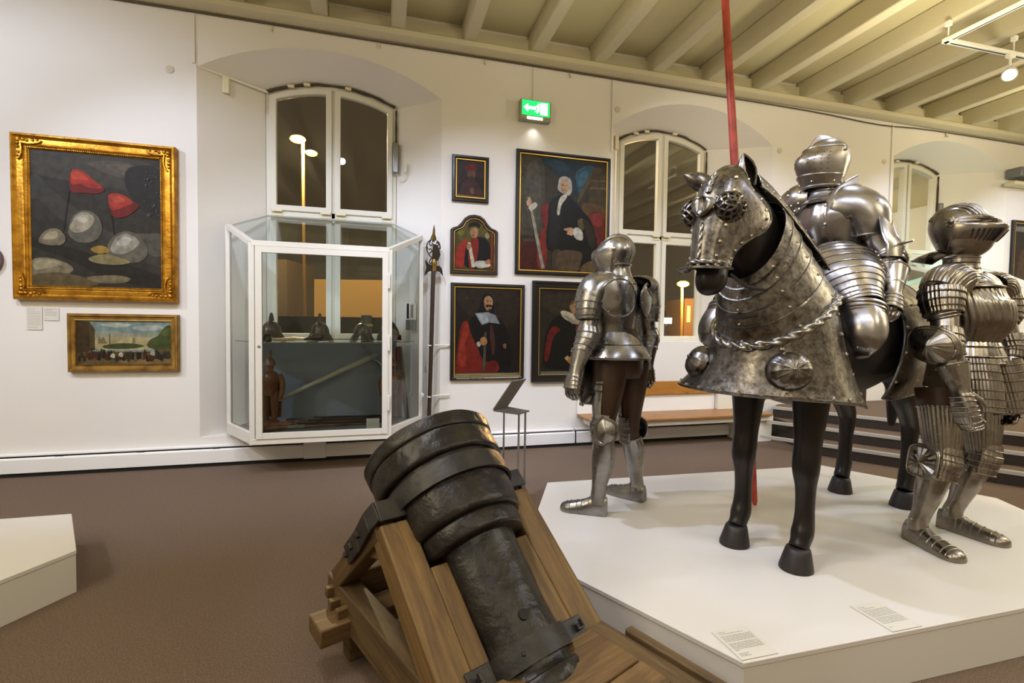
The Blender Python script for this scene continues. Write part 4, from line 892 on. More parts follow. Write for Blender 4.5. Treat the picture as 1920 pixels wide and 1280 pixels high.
build('arm', MB().tube([(k.x,k.y,k.z-.06),(k.x,k.y,k.z-.13)],.01,8), M['white'], t)
dd = (V((2.8,1.6,1.0))-lp).normalized()
build('lamp_body', MB().lathe(lp,dd,[(-.06,.02),(-.05,.045),(.0,.055),(.05,.06),(.05,.052),(.03,.045)],20,cap=(True,False)), M['white'], t)
build('lamp_lens', MB().lathe(lp+dd*.035,dd,[(0,.047),(.004,.04),(.006,.005)],18,cap=(False,True)), mat('lamp_lens','ffffff',.3,emit='fff3df',estr=60), t)
# grey unit cut off at the far right of the wall
p = on_y(1898,325,WY-.1)
t = thing('wall_luminaire', (p.x+.3,WY-.1,p.z-.1), 'grey wall unit with pale lower lip, cut off at the right edge', 'wall lamp')
build('housing', MB().box((p.x+.02,WY-.2,p.z-.06),(p.x+.6,WY-.01,p.z+.08)), mat('unit_grey','77797a',.4,.3), t, bevel=.02)
build('lip', MB().box((p.x-.02,WY-.16,p.z-.17),(p.x+.6,WY-.01,p.z-.11)), M['ivory'], t, bevel=.02)

# ------------------------------------------------------------------ outside, seen through the panes
sod = mat('sodium_lamp','ffb040',.4,emit='ff9a1e',estr=70)
def street_lamp(px, py, depth, zb, lab, double=True, s=1.0):
    h = at(px, py, depth); t = thing('street_lamp', (h.x, h.y, zb), lab, 'street lamp')
    build('mast', MB().tube([(h.x+.1*s,h.y,zb),(h.x,h.y,h.z-.1*s)],[.12*s,.08*s],10), mat('mast_paint','8a6a30',.6), t)
    for dx, dz, r in ((-.12,.05,.32),(.22,-.62,.24)) if double else ((0,0,.3),):
        hd = build('lamp_head', MB().tube([(h.x,h.y,h.z+dz*s),(h.x+dx*2*s,h.y-.1*s,h.z+dz*s)],[.05*s,.1*s],8), M['grey'], t)
        build('lamp_glow', MB().ball((h.x+dx*2*s,h.y-.1*s,h.z+dz*s-.08*s), r*s, 12, 0, (V((1.25,0,0)),V((0,1,0)),V((0,0,.6)))), sod, hd)
    return h
tag(build('street_ground', MB().box((-40,WY+3,-6.2),(70,90,-6)), mat('night_asphalt','2a2622',.9)), 'night street below the windows', kind='structure')
h = street_lamp(568,262,26,-6,'tall street lamp with two orange heads outside the showcase window'); point('street_lamp_light', (h.x,h.y-.6,h.z-.2), 14000, (1,.80,.50), .3)
h = street_lamp(1279,530,30,-6,'orange street lamp outside the lower middle window',False); point('street_lamp_light', (h.x,h.y-.6,h.z-.3), 5000, (1,.6,.25), .3)
for i, (px, py) in enumerate(((1219,565),(1216,564.5),(1232,564))): 
    street_lamp(px, py, 55+i*3, -6, ['small distant orange lamp left of the middle mullion','second small distant orange lamp','third small distant orange lamp by the mullion'][i], False, .55)
def facade(a, b, dp, zb, col, lab, wn=0, lit=None):
    p = at(a[0],a[1],dp); q = at(b[0],b[1],dp); t = thing('house_block', ((p.x+q.x)/2,(p.y+q.y)/2,zb), lab, 'building')
    dirv = V((q.x-p.x,q.y-p.y,0)); nn = V((-dirv.y,dirv.x,0)).normalized()
    build('wall', MB().prism([V((p.x,p.y,zb)),V((q.x,q.y,zb)),V((q.x,q.y,max(p.z,q.z))),V((p.x,p.y,max(p.z,q.z)))], nn*4), mat('facade_'+col,col,.9), t)
    H_ = max(p.z,q.z)
    for i in range(wn):
        for j in range(4):
            o = V((p.x,p.y,H_-1.6-j*2.6))+dirv*((i+.3)/wn)-nn*.03; e = dirv*(.4/wn)
            build('window', MB().prism([o,o+e,o+e+V((0,0,1.1)),o+V((0,0,1.1))], nn*.02), mat('dark_window','14161a',.2) if (i+j) % 3 else mat('lit_window','ffd080',.5,emit='ffb040',estr=.8), t)
    return t
facade((1228,572),(1276,572),40,-6,'8a5a1e','orange lit house seen through the lower middle window',4)
facade((1284,560),(1330,560),33,-6,'5c4426','brown brick house at the right of the lower middle window',3)
facade((500,522),(745,535),40,-6,'c9a060','street lit pale house behind the showcase window',0)
facade((500,486),(538,500),30,-6,'4a3a22','dark brown gable left behind the showcase window',0)
facade((500,592),(760,604),19,-6,'3a3d28','dark hedge line behind the showcase window',0)
p = at(1251,601,14); tb = V((1.2,-.35,0)).normalized()
t = thing('light_box', (p.x,p.y,-6), 'white glowing sign box outside the lower middle window', 'sign')
build('glow_face', MB().obox(p, tb*.125, V((-tb.y,tb.x,0))*.03, (0,0,.085)), mat('sign_glow','ffffff',.4,emit='fffef4',estr=5), t)
build('post', MB().tube([(p.x,p.y+.05,-6),(p.x,p.y+.05,p.z-.08)],.04,8), M['grey'], t)

# ------------------------------------------------------------------ mortar and its timber carriage
MH, ME = R(114), R(41)
mh = V((math.cos(MH), math.sin(MH), 0)); mr = V((math.sin(MH), -math.cos(MH), 0)); Z = V((0,0,1))
md = mh*math.cos(ME)+Z*math.sin(ME); mu = Z*math.cos(ME)-mh*math.sin(ME)
MBp = at(992, 1255, 1.55)
def m3(s, l=0, u=0): return MBp+md*s+mr*l+mu*u
def g3(h, l, z): p = MBp+mh*h+mr*l; return V((p.x, p.y, z))
MO = g3(.35, 0, 0)
T_ = thing('siege_mortar', tuple(MO), 'black wrought iron mortar barrel strapped to the timber bed in front', 'cannon')
rn = random.Random(4)
def rough_lathe(mb, prof, n=72, amp=.003, lump=7):
    """hammered barrel: rings with slight hoop unevenness"""
    P = cr(prof, 3); rings = []
    for s, r in P:
        ring = []
        for i in range(n):
            a = 2*PI*i/n
            q = r+amp*(math.sin(lump*a+s*40)*.4+math.sin(3*a-s*23)*.5+math.sin(13*a+s*90)*.25)
            ring.append(m3(s)+mr*(q*math.cos(a))+mu*(q*math.sin(a)))
        rings.append(ring)
    mb.loft(rings, True)
b = MB()
rough_lathe(b, [(-.105,.02),(-.103,.09),(-.095,.145),(-.08,.160),(-.05,.162),(-.035,.156),(-.03,.143),(.04,.143),(.18,.146),(.3,.151),(.40,.157),(.425,.162)])
build('chamber', b, M['iron'], T_, angle=60)
b = MB()
rough_lathe(b, [(.405,.15),(.407,.196),(.425,.205),(.46,.208),(.476,.204),(.480,.198)], amp=.002); build('reinforcing_ring', b, M['iron'], T_, angle=50)
b = MB()
rough_lathe(b, [(.476,.20),(.483,.226),(.55,.233),(.62,.237),(.67,.240),(.70,.242)]); build('barrel', b, M['iron'], T_, angle=60)
b = MB()
rough_lathe(b, [(.697,.24),(.703,.260),(.73,.264),(.76,.264),(.79,.264),(.797,.260),(.803,.266),(.84,.270),(.855,.27),(.86,.245),(.855,.2),(.82,.19),(.7,.185),(.55,.18),(.53,.02)]); build('muzzle', b, M['iron'], T_, angle=60)
# vent
d_ = ray(982,1151); best = None
for k in range(900):
    p = CAM+d_*(1.0+k*.001); v = p-MBp; s = v.dot(md); rr = (v-md*s).length
    if 0 < s < .40 and rr < .150: best = (s, v-md*s); break
if best:
    s, rv = best; nv = rv.normalized(); b = MB(); b.lathe(m3(s)+nv*(rv.length-.03), nv, [(0,.002),(.0,.0165),(.0325,.0165)], 20)
    b.lathe(m3(s)+nv*(rv.length-.03), nv, [(.0330,.001),(.0334,.0165)], 20)
    build('vent_hole', b, M['dark'], T_)
# iron straps
def strap(s, r, w, lab_feet, foot):
    b = MB(); rings = []
    A = [R(-8+196*i/26) for i in range(27)]
    for k, (ss, dr) in enumerate(((s-w/2,0),(s-w/2,.012),(s+w/2,.012),(s+w/2,0))):
        rings.append([m3(ss)+mr*((r+dr)*math.cos(a))+mu*((r+dr)*math.sin(a)) for a in A])
    b.loft(rings+[rings[0]], False)
    return b
RL = .268; rw, rh_ = .115, .10
b = strap(.64, .243, .075, 0, 0)
st = build('upper_strap', b, M['strap'], T_, angle=40)
for sd in (-1, 1):
    f = MB(); f.obox(m3(.62, sd*.275, .058), md*.038, mr*.048, mu*.007); f.obox(m3(.62, sd*.247, .03), md*.038, mr*.007, mu*.034)
    fo = build('strap_foot', f, M['strap'], st, bevel=.003)
    q = MB()
    top = m3(.70, sd*.30, .06); pts = [m3(.63,sd*.318,.05), g3(.475,sd*.338,.655), g3(.56,sd*.338,.56), g3(.665,sd*.338,.465)]
    for a, c in zip(pts, pts[1:]): q.beam(a, c, .075, .013, mr)
    build('strap_tail', q, M['strap'], st, bevel=.003)
    for t in (.35, .7, .95):
        c = pts[1]+(pts[3]-pts[1])*t; q = MB(); q.obox(c+mr*sd*.010, mr*.007, (mh-Z).normalized()*.010, (mh+Z).normalized()*.010)
        build('bolt', q, M['strap'], st, bevel=.002)
b = strap(.03, .149, .07, 0, 0); st = build('lower_strap', b, M['strap'], T_, angle=40)
for sd in (-1, 1):
    f = MB(); f.obox(m3(.03, sd*.195, .052), md*.037, mr*.045, mu*.006); f.obox(m3(.03,sd*.155,.03), md*.037, mr*.006, mu*.026)
    build('strap_foot', f, M['strap'], st, bevel=.003)
    q = MB(); q.obox(m3(.03, sd*.205, .066), md*.011, mr*.011, mu*.012).obox(m3(.038, sd*.212, .082), md*.012, mr*.004, mu*.009); build('bolt', q, M['strap'], st, bevel=.002)
    q = MB(); q.lathe(m3(.03)+(mr*sd*.6+mu).normalized()*.1605, mr*sd*.6+mu, [(0,.008),(.004,.004)], 10, cap=(False,True)); build('rivet', q, M['strap'], st)

K_ = thing('mortar_carriage', tuple(g3(.3,0,0)), 'heavy weathered timber bed carrying the black mortar', 'gun carriage')
wr = wood('rail_timber', '7d6136', '4c371b', md, .6, 16, .35)
wb = wood('bed_timber', '67502d', '3d2c16', mh, .65, 16, .4)
wc = wood('cross_timber', '73572f', '46321a', mr, .65, 14, .4)
sdv = (g3(.45,0,.70)-g3(.85,0,.285)).normalized(); ws = wood('strut_timber', '694e29', '3f2c14', sdv, .6, 16, .35)
def timber(nm, a, b, w_, h_, up, m): return build(nm, MB().beam(a, b, w_, h_, up), m, K_, bevel=.006)
for sd in (-1, 1):
    timber('rail', m3(-.01, sd*RL, 0), m3(.575, sd*RL, 0), rw, rh_, mu, wr)
    timber('inner_board', m3(-.02, sd*.176, .006), m3(.39, sd*.176, .006), .068, .085, mu, wr)
    timber('bed_beam', g3(-.55, sd*.285, .225), g3(.92, sd*.285, .215), .085, .15, Z, wb)
    timber('strut', g3(.85, sd*.285, .285), g3(.44, sd*.285, .64), .085, .085, mr, ws)
    gz = MB(); gz.prism([g3(.44,sd*.285-.02,.66), g3(.36,sd*.285-.02,.58), g3(.44,sd*.285-.02,.52), g3(.64,sd*.285-.02,.47)], mr*.04); build('gusset', gz, ws, K_, bevel=.004)
    for h, z in ((.50,.60),(.56,.53)): build('peg', MB().tube([g3(h,sd*.285-.03,z), g3(h,sd*.285+.03,z)], .011, 8), wc, K_)
    timber('foot_block', g3(.76, sd*.27, .0), g3(.76, sd*.27, .139), .075, .075, mh, wb)
    timber('foot_block', g3(-.40, sd*.27, .0), g3(-.40, sd*.27, .17), .075, .075, mh, wb)
timber('bolster', g3(.73, -.44, .175), g3(.73, .40, .175), .14, .07, Z, wc)
timber('bolster', g3(-.32, -.40, .215), g3(-.32, .40, .215), .12, .07, Z, wc)
timber('front_transom', g3(.82, -.245, .27), g3(.82, .245, .27), .085, .11, Z, wc)
timber('rear_transom', g3(-.09, -.245, .25), g3(-.09, .245, .25), .10, .12, Z, wc)
for h, l, z in ((.85,-.335,.245),(.78,-.345,.227),(.70,-.345,.227)):
    build('peg', MB().obox(g3(h,l,z), mh*.014, mr*.022, Z*.02), wc, K_, bevel=.003)
for k in range(3): timber('deck_board', g3(-.19-.115*k, -.24, .30), g3(-.19-.115*k, .24, .30), .108, .035, Z, wood('deck_timber_%d' % k, '785c33', '4c381c', mr, .65, 18, .45))
timber('side_batten', g3(-.12, .345, .285), g3(-.52, .345, .285), .035, .06, Z, wb)

# ------------------------------------------------------------------ plate armour toolkit
def basis(t, ref):
    t = t.normalized(); e1 = (ref-t*ref.dot(t))
    e1 = e1.normalized() if e1.length > 1e-6 else t.orthogonal().normalized()
    return e1, t.cross(e1)                        # e1 ~ ref (theta 0), e2 = 90 degrees round
def rings_of(keys, ref, n=32, m=5, fn=None, arc=None):
    """keys: (point, side radius, front radius, back radius); theta 0 faces ref"""
    K = cr([(k[0].x,k[0].y,k[0].z,k[1],k[2],k[3] if len(k) > 3 else k[2]) for k in keys], m); N = len(K); out = []
    P = [V(k[:3]) for k in K]
    for i, k in enumerate(K):
        t = P[min(i+1,N-1)]-P[max(i-1,0)]; e1, e2 = basis(t, ref); ring = []
        if arc: th = [arc[0]+(arc[1]-arc[0])*j/n for j in range(n+1)]
        else: th = [2*PI*j/n for j in range(n)]
        s = i/(N-1)
        for a in th:
            c, sn = math.cos(a), math.sin(a); b = k[4] if c >= 0 else k[5]; q = fn(a, s) if fn else 1
            ring.append(P[i]+e1*(b*c*q)+e2*(k[3]*sn*q))
        out.append(ring)
    return out
def shell(keys, ref, n=32, m=5, fn=None, arc=None): return MB().loft(rings_of(keys, ref, n, m, fn, arc), not arc)
def lames(keys, ref, N, n=32, flare=.035, fn=None, arc=None, rev=False, er=.0032):
    """overlapping lames: the limb path cut into N short flaring hoops"""
    mb = MB(); per = 3; rg = rings_of(keys, ref, n, max(1, math.ceil(N*per/(len(keys)-1))), fn, arc)
    tot = len(rg)-1
    for k in range(N):
        i0 = round(k*tot/N); i1 = round((k+1)*tot/N); sel = rg[i0:i1+1]; rr = []
        for j, ring in enumerate(sel):
            c = sum(ring, V((0,0,0)))/len(ring)
            f = (j/(len(sel)-1)); f = 1+flare*((1-f) if rev else f)
            rr.append([c+(p-c)*f for p in ring])
        mb.loft(rr, not arc)
        eg = rr[0] if rev else rr[-1]
        mb.tube(eg, er, 5, True, 0, not arc)
    return mb
def rim(mb, ring, r=.004, mi=0, closed=True): mb.tube(ring, r, 6, True, mi, closed)
def rivets(mb, pts, r=.006, mi=1):
    for p in pts: mb.ball(p, r, 6, mi)
def flute(k, amp, a0=-PI, a1=PI):
    def f(a, s):
        a = (a+PI) % (2*PI)-PI
        if a < a0 or a > a1: return 1
        return 1+amp*(abs(math.sin(a*k/2))**.6-.6)
    return f
def crestline(amp, wd=.35):
    return lambda a, s: 1+amp*math.exp(-(((a+PI) % (2*PI)-PI)/wd)**2)
def head_frame(C, yaw, tilt=0):
    f = V((math.cos(yaw)*math.cos(tilt), math.sin(yaw)*math.cos(tilt), math.sin(tilt))); l = V((-math.sin(yaw), math.cos(yaw), 0)); return C, f, l, f.cross(l)
def stack(fr, keys, n=40, keel=1.0, m=5, fn=None, arc=None):
    """horizontal sections: (u, forward, back, half width, forward offset); keel>1 draws the front to a ridge"""
    C, f, l, u = fr; K = cr(keys, m); rg = []
    for i, k in enumerate(K):
        th = [arc[0]+(arc[1]-arc[0])*j/n for j in range(n+1)] if arc else [2*PI*j/n for j in range(n)]
        r = []
        for a in th:
            c, s = math.cos(a), math.sin(a); q = fn(a, i/(len(K)-1)) if fn else 1
            x = k[1]*abs(c)**keel if c >= 0 else -k[2]*abs(c)
            r.append(C+u*k[0]+f*(x*q+k[4])+l*(k[3]*s*q))
        rg.append(r)
    return rg
def comb_plate(fr, prof, h, th=.005):
    """raised comb along the midline; prof: list of (u, forward)"""
    C, f, l, u = fr; P = cr(prof, 4); n = len(P); rg = []
    cu = sum(p[0] for p in P)/n-.03; cf = sum(p[1] for p in P)/n
    for i, (a, b) in enumerate(P):
        g = math.hypot(a-cu, b-cf); hh = h*math.sin(PI*min(max(i/(n-1), .06), .94))**.7; oa, ob = (a-cu)/g, (b-cf)/g
        pt = lambda d, w_: C+u*(a+oa*d)+f*(b+ob*d)+l*w_
        rg.append([pt(-.012, th*2.2), pt(hh*.5, th), pt(hh, th*.9), pt(hh+.003, 0), pt(hh, -th*.9), pt(hh*.5, -th), pt(-.012, -th*2.2)])
    return MB().loft(rg, False)
def gauntlet(par, M_, wrist, hd, palm, side, elbow, sc=1.0, curl=.9, cuff=(.052,.062,.12), mitten=False, fluted=False, thumb=1):
    """hd: hand direction; palm: palm-facing normal; side: towards the little finger"""
    ref = -palm
    ad = (elbow-wrist).normalized()
    fn = flute(14, .03) if fluted else None
    k = [(wrist+ad*cuff[2], cuff[1], cuff[1]*.95), (wrist+ad*cuff[2]*.5, (cuff[0]+cuff[1])*.46, (cuff[0]+cuff[1])*.42), (wrist, .038*sc, .032*sc), (wrist+hd*.03*sc, .042*sc, .030*sc)]
    rg = rings_of(k, ref, 56 if fluted else 28, 4, fn); mb = MB().loft(rg); rim(mb, rg[0], .0045)
    rivets(mb, [rg[1][i*(2 if fluted else 1)] for i in (0,4,24)], .005)
    g = build('gauntlet', mb, [M_, M['rivet']], par, solid=.003)
    kn = wrist+hd*.105*sc
    mc = lames([(wrist+hd*.022*sc, .042*sc, .030*sc), (wrist+hd*.06*sc, .047*sc, .030*sc), (kn, .050*sc, .026*sc)], ref, 4, 20, .06, None, (-1.9,1.9))
    build('hand_plate', mc, M_, g, solid=.003)
    build('palm', shell([(wrist+hd*.01*sc, .034*sc, .016*sc), (wrist+hd*.06*sc, .042*sc, .02*sc), (kn, .042*sc, .016*sc)], ref, 16, 3).ball(kn, .018*sc, 10), M['glove'], g)
    for i in range(4):
        off = (i-1.5)*.0235*sc; L = (.072, .082, .078, .060)[3-i if False else i]*sc
        b = kn+side*(off)+palm*.004
        pts = [b]; d = hd.copy(); ax = hd.cross(palm).normalized()
        for j, fr_ in enumerate((.42,.33,.25)):
            ang = curl*(.55, .85, .6)[j]; d = (Matrix.Rotation(ang, 3, ax) @ d).normalized() if (Matrix.Rotation(ang, 3, ax) @ d).dot(palm) > d.dot(palm)-1e-6 else (Matrix.Rotation(-ang, 3, ax) @ d).normalized()
            pts.append(pts[-1]+d*L*fr_)
        r = .0115*sc; mb = MB().tube(pts, [r, r*.98, r*.9, r*.7], 10)
        for j in range(3):
            a_, b_ = pts[j], pts[j+1]; mb.lathe(a_, b_-a_, [(0, r*1.08), ((b_-a_).length*.45, r*1.18), ((b_-a_).length*.5, r*1.02), ((b_-a_).length*.95, r*1.1)], 10)
        build('finger', mb, M_, g, angle=50)
    tb = wrist+hd*.035*sc-side*.035*sc+palm*.012*sc
    td = (hd*.75-side*.45+palm*.55).normalized(); p1 = tb+td*.038*sc; d2 = (hd*.85+palm*.5+side*.1).normalized(); p2 = p1+d2*.030*sc; p3 = p2+(hd*.7+palm*.4+side*.45).normalized()*.022*sc
    build('thumb', MB().tube([tb-td*.01, p1, p2, p3], [.015*sc, .0135*sc, .012*sc, .008*sc], 10), M_, g, angle=50)
    return g
def sabaton(par, M_, heel, fd, L, w_=.045, h=.085, tip=.5, nl=6, ankle_h=.10):
    """heel: rear point on the ground; fd: foot direction"""
    sd = Z.cross(fd).normalized(); mb = MB()
    prof = [(0,.030,.105),(.06,.036,.11),(.14,.038,.115),(.26,.040,.112),(.38,.042,.095),(.52,.046,.076),(.68,.050,.064),(.82,.050,.055),(.92,.042,.046),(.98,.026,.034),(1.0,.010,.02)]
    rg = []
    for q in cr(prof, 3):
        s, hw, hh = q; hw *= w_/.045; hh *= h/.085; c = heel+fd*(L*s); r = []
        for j in range(17):
            a = PI*j/16; r.append(c+sd*(hw*math.cos(a))+Z*(max(hh*math.sin(a)**.8, 0)+.004))
        r += [c-sd*hw*.92+Z*.001, c+sd*hw*.92+Z*.001]; rg.append(r)
    mb.loft(rg, True, True, True)
    for k in range(nl):
        s = .34+.085*k
        i = min(int(s*(len(rg)-1)), len(rg)-1); mb.tube([p+Z*.001 for p in rg[i][1:16]], .0028, 5)
    sb = build('sabaton', mb, M_, par, angle=45); return sb
def leg(par, M_, hip, knee, ankle, heel, fd, L, fwd, out, o):
    """out: unit vector to the outer side of this leg"""
    fl = o.get('flute')
    # thigh
    if o.get('body'):
        build('leather_leg', shell([(hip+Z*.04, .098, .105, .12), (hip+(knee-hip)*.35, .088, .092, .098), (hip+(knee-hip)*.75, .066, .066, .07), (knee, .056, .056, .058), (knee+(ankle-knee)*.15, .054, .054, .06)], fwd, 24, 5), M['leather'], par)
    nf = 104 if fl else 28
    tk = [(hip+(knee-hip)*o.get('c0', .3), o.get('ct', .095), o.get('ct', .095)), (hip+(knee-hip)*.6, .082, .086), (hip+(knee-hip)*.93, .064, .068)]
    rg = rings_of(tk, fwd, nf, 5, flute(26, .035) if fl else None, o.get('carc'))
    mb = MB().loft(rg, not o.get('carc')); rim(mb, rg[0], .005, closed=not o.get('carc')); cu = build('cuisse', mb, M_, par, solid=.003)
    if o.get('toplame'):
        t2 = lames([(hip+(knee-hip)*(o['c0']-.02), o['ct']+.004, o['ct']+.006), (hip+(knee-hip)*(o['c0']+.2), .092, .094)], fwd, 2, 24, .03, None, o.get('carc')); build('top_lame', t2, M_, cu, solid=.003)
    # knee
    kd = (ankle-hip).normalized(); q = MB(); arc = (-2.0, 2.0)
    kr = lames([(knee-kd*.085, .068, .070), (knee-kd*.04, .066, .074), (knee, .066, .084), (knee+kd*.04, .064, .072), (knee+kd*.085, .062, .066)], fwd, 5, 96 if fl else 26, .04, flute(22, .035) if fl else crestline(.05, .3), arc)
    po = build('poleyn', kr, M_, par, solid=.003)
    wc = knee+out*.070-fwd*(.055 if o.get('square') else .02)
    if o.get('wing'):
        W = MB(); wr, wh = o['wing']; N = 28; rgw = []
        for rr, lift in ((1.0,0),(.9,.006),(.84,.002),(.45,.012),(.02,.024)):
            ring = []
            for j in range(N):
                a = 2*PI*j/N; ca, sa = math.cos(a), math.sin(a)
                sq = (abs(ca)**5+abs(sa)**5)**(-1/5) if o.get('square') else (1+.16*math.cos(2*a)*(-1 if ca < 0 else .3))*(1-.2*(ca > .1)*(1-abs(sa)))
                fan = .007*abs(math.sin(a*7)) if fl and rr < .85 else 0
                ring.append(wc-fwd*(wr*ca*rr*sq)+kd*(-wh*sa*rr*sq)+out*(lift+fan))
            rgw.append(ring)
        W.loft(rgw, True, False, True); rim(W, rgw[0], .005); build('knee_wing', W, M_, po, solid=.002, angle=25)
    # shin
    sk = o.get('shin', 1.0)
    g = [(knee+(ankle-knee)*.14, .060*sk, .056*sk, .064*sk), (knee+(ankle-knee)*.32, .062*sk, .056*sk, .078*sk), (knee+(ankle-knee)*.55, .054*sk, .052*sk, .070*sk), (knee+(ankle-knee)*.82, .040*sk, .042*sk, .046*sk), (ankle, .040*sk, .044*sk, .046*sk), (ankle-Z*.035, .043*sk, .052*sk, .050*sk)]
    rg = rings_of(g, fwd, 30, 5, crestline(.05, .3)); mb = MB().loft(rg); rim(mb, rg[0], .004)
    seam = [rg[i][8 if True else 22] for i in range(2, len(rg)-2)]; mb.tube([p+(p-knee)*.0 for p in seam], .0016, 4)
    gv = build('greave', mb, M_, par, solid=.003)
    b = MB()
    for i in (4, len(rg)-7): rivets(b, [rg[i][8]+(rg[i][8]-sum(rg[i], V((0,0,0)))/30)*.03], .006, 0)
    build('hinge_pin', b, M['rivet'], gv)
    sabaton(par, M_, heel, fd, L, o.get('sw', .045), o.get('sh', .085))
def figure_trunk(par, M_, fr, keys_breast, o): pass

def ring_path(ring, i0, i1): return ring[i0:i1]
# ================================================================== armour seen from behind (left on the podium)
def knight_left():
    o = on_z(1165, 950, PZ); T = thing('suit_of_armour', (1.45,2.78,PZ), 'plain steel suit of armour on brown leather mannequin, seen from behind at left', 'armour')
    S = M['steel']; yaw = R(118); F = V((math.cos(yaw),math.sin(yaw),0)); Lf = V((-F.y,F.x,0))
    t0 = 3.0
    pel = at(1163,688,t0); wst = at(1153,622,t0); che = at(1156,572,t0); nk = at(1159,520,t0)
    # mannequin hips
    build('leather_trunk', shell([(pel-Z*.06,.13,.10,.12),(pel,.155,.11,.135),(pel+Z*.10,.15,.10,.12),(wst+Z*.02,.135,.10,.10)], F, 28, 5), M['leather'], T)
    # back and breast plates
    bk = [(wst-Z*.01,.138,.125,.105),(wst+Z*.05,.142,.14,.11),(wst+Z*.13,.165,.165,.125),(che+Z*.03,.180,.165,.135),(che+Z*.10,.165,.135,.13),(nk-Z*.01,.10,.095,.10)]
    rg = rings_of(bk, F, 44, 5, lambda a, s: 1+.045*math.exp(-((abs((a+PI)%(2*PI)-PI)-PI)/.16)**2)*-1+crestline(.05,.4)(a,s)-1+.0)
    mb = MB().loft(rg); rim(mb, rg[0], .005); build('cuirass', mb, S, T, solid=.003)
    gd = [(nk-Z*.045,.115,.11,.12),(nk+Z*.0,.083,.082,.085),(nk+Z*.05,.070,.072,.070),(nk+Z*.075,.074,.078,.074)]
    rg = rings_of(gd, F, 36, 4); mb = MB().loft(rg); rim(mb, rg[-1], .006); build('gorget', mb, S, T, solid=.003)
    # skirt (culet)
    sk = [(wst+Z*.0,.140,.125,.108),(wst-Z*.05,.165,.14,.14),(wst-Z*.10,.205,.165,.180),(wst-Z*.155,.235,.185,.208)]
    mb = lames(sk, F, 2, 44, .012); rg = rings_of(sk, F, 44, 5); rim(mb, rg[-1], .006); rivets(mb, [rg[-2][i]+(rg[-2][i]-wst)*.01 for i in range(0,44,2)], .0055)
    rivets(mb, [rg[5][i]+(rg[5][i]-wst)*.02 for i in range(0,44,6)], .0055)
    build('skirt_plate', mb, [S, M['rivet']], T, solid=.003)
    # hanging tassets at the front of the thighs
    for sd in (1, -1):
        tp = wst-Z*.15+F*.12+Lf*.105*sd; bt = tp-Z*.30+F*.03+Lf*.03*sd
        mb = MB(); N = 12; rgs = []
        for s in [i/10 for i in range(11)]:
            c = tp+(bt-tp)*s; w_ = .088*(1 if s < .75 else math.cos((s-.75)/.25*1.1)); r = []
            for j in range(N+1):
                a = -1+2*j/N; r.append(c+(Lf*sd)*(a*w_)-F*(.05*a*a)+Lf*sd*.0)
            rgs.append(r)
        mb.loft(rgs, False); edge = [r[0] for r in rgs]+[p for p in rgs[-1]]+[r[-1] for r in rgs[::-1]]; mb.tube(edge, .005, 6); build('tasset', mb, S, T, solid=.004)
    # helmet
    hc = at(1151,478,t0); fr = head_frame(hc, R(148), R(8)); fr = (fr[0], fr[1]*.86, fr[2]*.86, fr[3]*.86)
    C, f, l, u = fr
    keys = [(-.135,.085,.075,.078,-.01),(-.11,.090,.082,.080,-.01),(-.06,.105,.105,.092,-.005),(0,.112,.120,.100,0),(.05,.105,.122,.098,0),(.095,.075,.105,.078,0),(.122,.035,.07,.045,-.01),(.132,.004,.01,.006,-.02)]
    rg = stack(fr, keys, 44, 1.0, 4); mb = MB().loft(rg); hel = build('helmet', mb, S, T, solid=.002)
    build('comb', comb_plate(fr, [(.06,.10),(.105,.055),(.125,0),(.115,-.06),(.07,-.108),(.0,-.118),(-.07,-.098),(-.12,-.078)], .028), S, hel)
    vk = [(-.135,.100,.03,.085,-.01),(-.09,.125,.03,.096,0),(-.035,.158,.03,.105,0),(.005,.150,.03,.108,0),(.035,.118,.03,.107,.005),(.075,.096,.03,.090,.005)]
    rg = stack(fr, vk, 30, 1.5, 4, None, (-1.62,1.62)); mb = MB().loft(rg, False); rim(mb, rg[0], .004, closed=False); rim(mb, rg[-1], .003, closed=False)
    mb.tube([r[0] for r in rg], .003, 5); mb.tube([r[-1] for r in rg], .003, 5)
    vz = build('visor', mb, S, hel, solid=.003)
    for sd in (1,-1): 
        b = MB().lathe(C+u*.03+l*.108*sd, l*sd, [(0,.014),(.006,.012),(.010,.004)], 14, cap=(False,True)); build('pivot', b, M['rivet'], vz)
    ck = [(-.155,.108,.092,.092,-.008),(-.135,.104,.088,.088,-.008),(-.105,.118,.09,.098,0),(-.06,.135,.03,.106,0)]
    b = MB(); b.tube([p for p in stack(fr, [(-.138,.104,.088,.088,-.01),(-.138,.104,.088,.088,-.01)], 40, 1, 1)[0]], .008, 8, closed=True); build('neck_roll', b, S, hel)
    b = MB(); rivets(b, [C+u*a+l*.097-f*c_ for a, c_ in ((-.055,.02),(-.055,.045),(-.075,.03),(-.10,.03),(-.09,.055),(-.04,.03))], .005, 0); build('helmet_rivets', b, M['rivet'], hel)
    # arms
    sh = {1: at(1112,556,2.88), -1: at(1207,562,3.12)}; el = {1: at(1099,632,2.83), -1: at(1216,634,3.16)}; wr = {1: at(1079,695,2.78), -1: at(1214,684,3.13)}
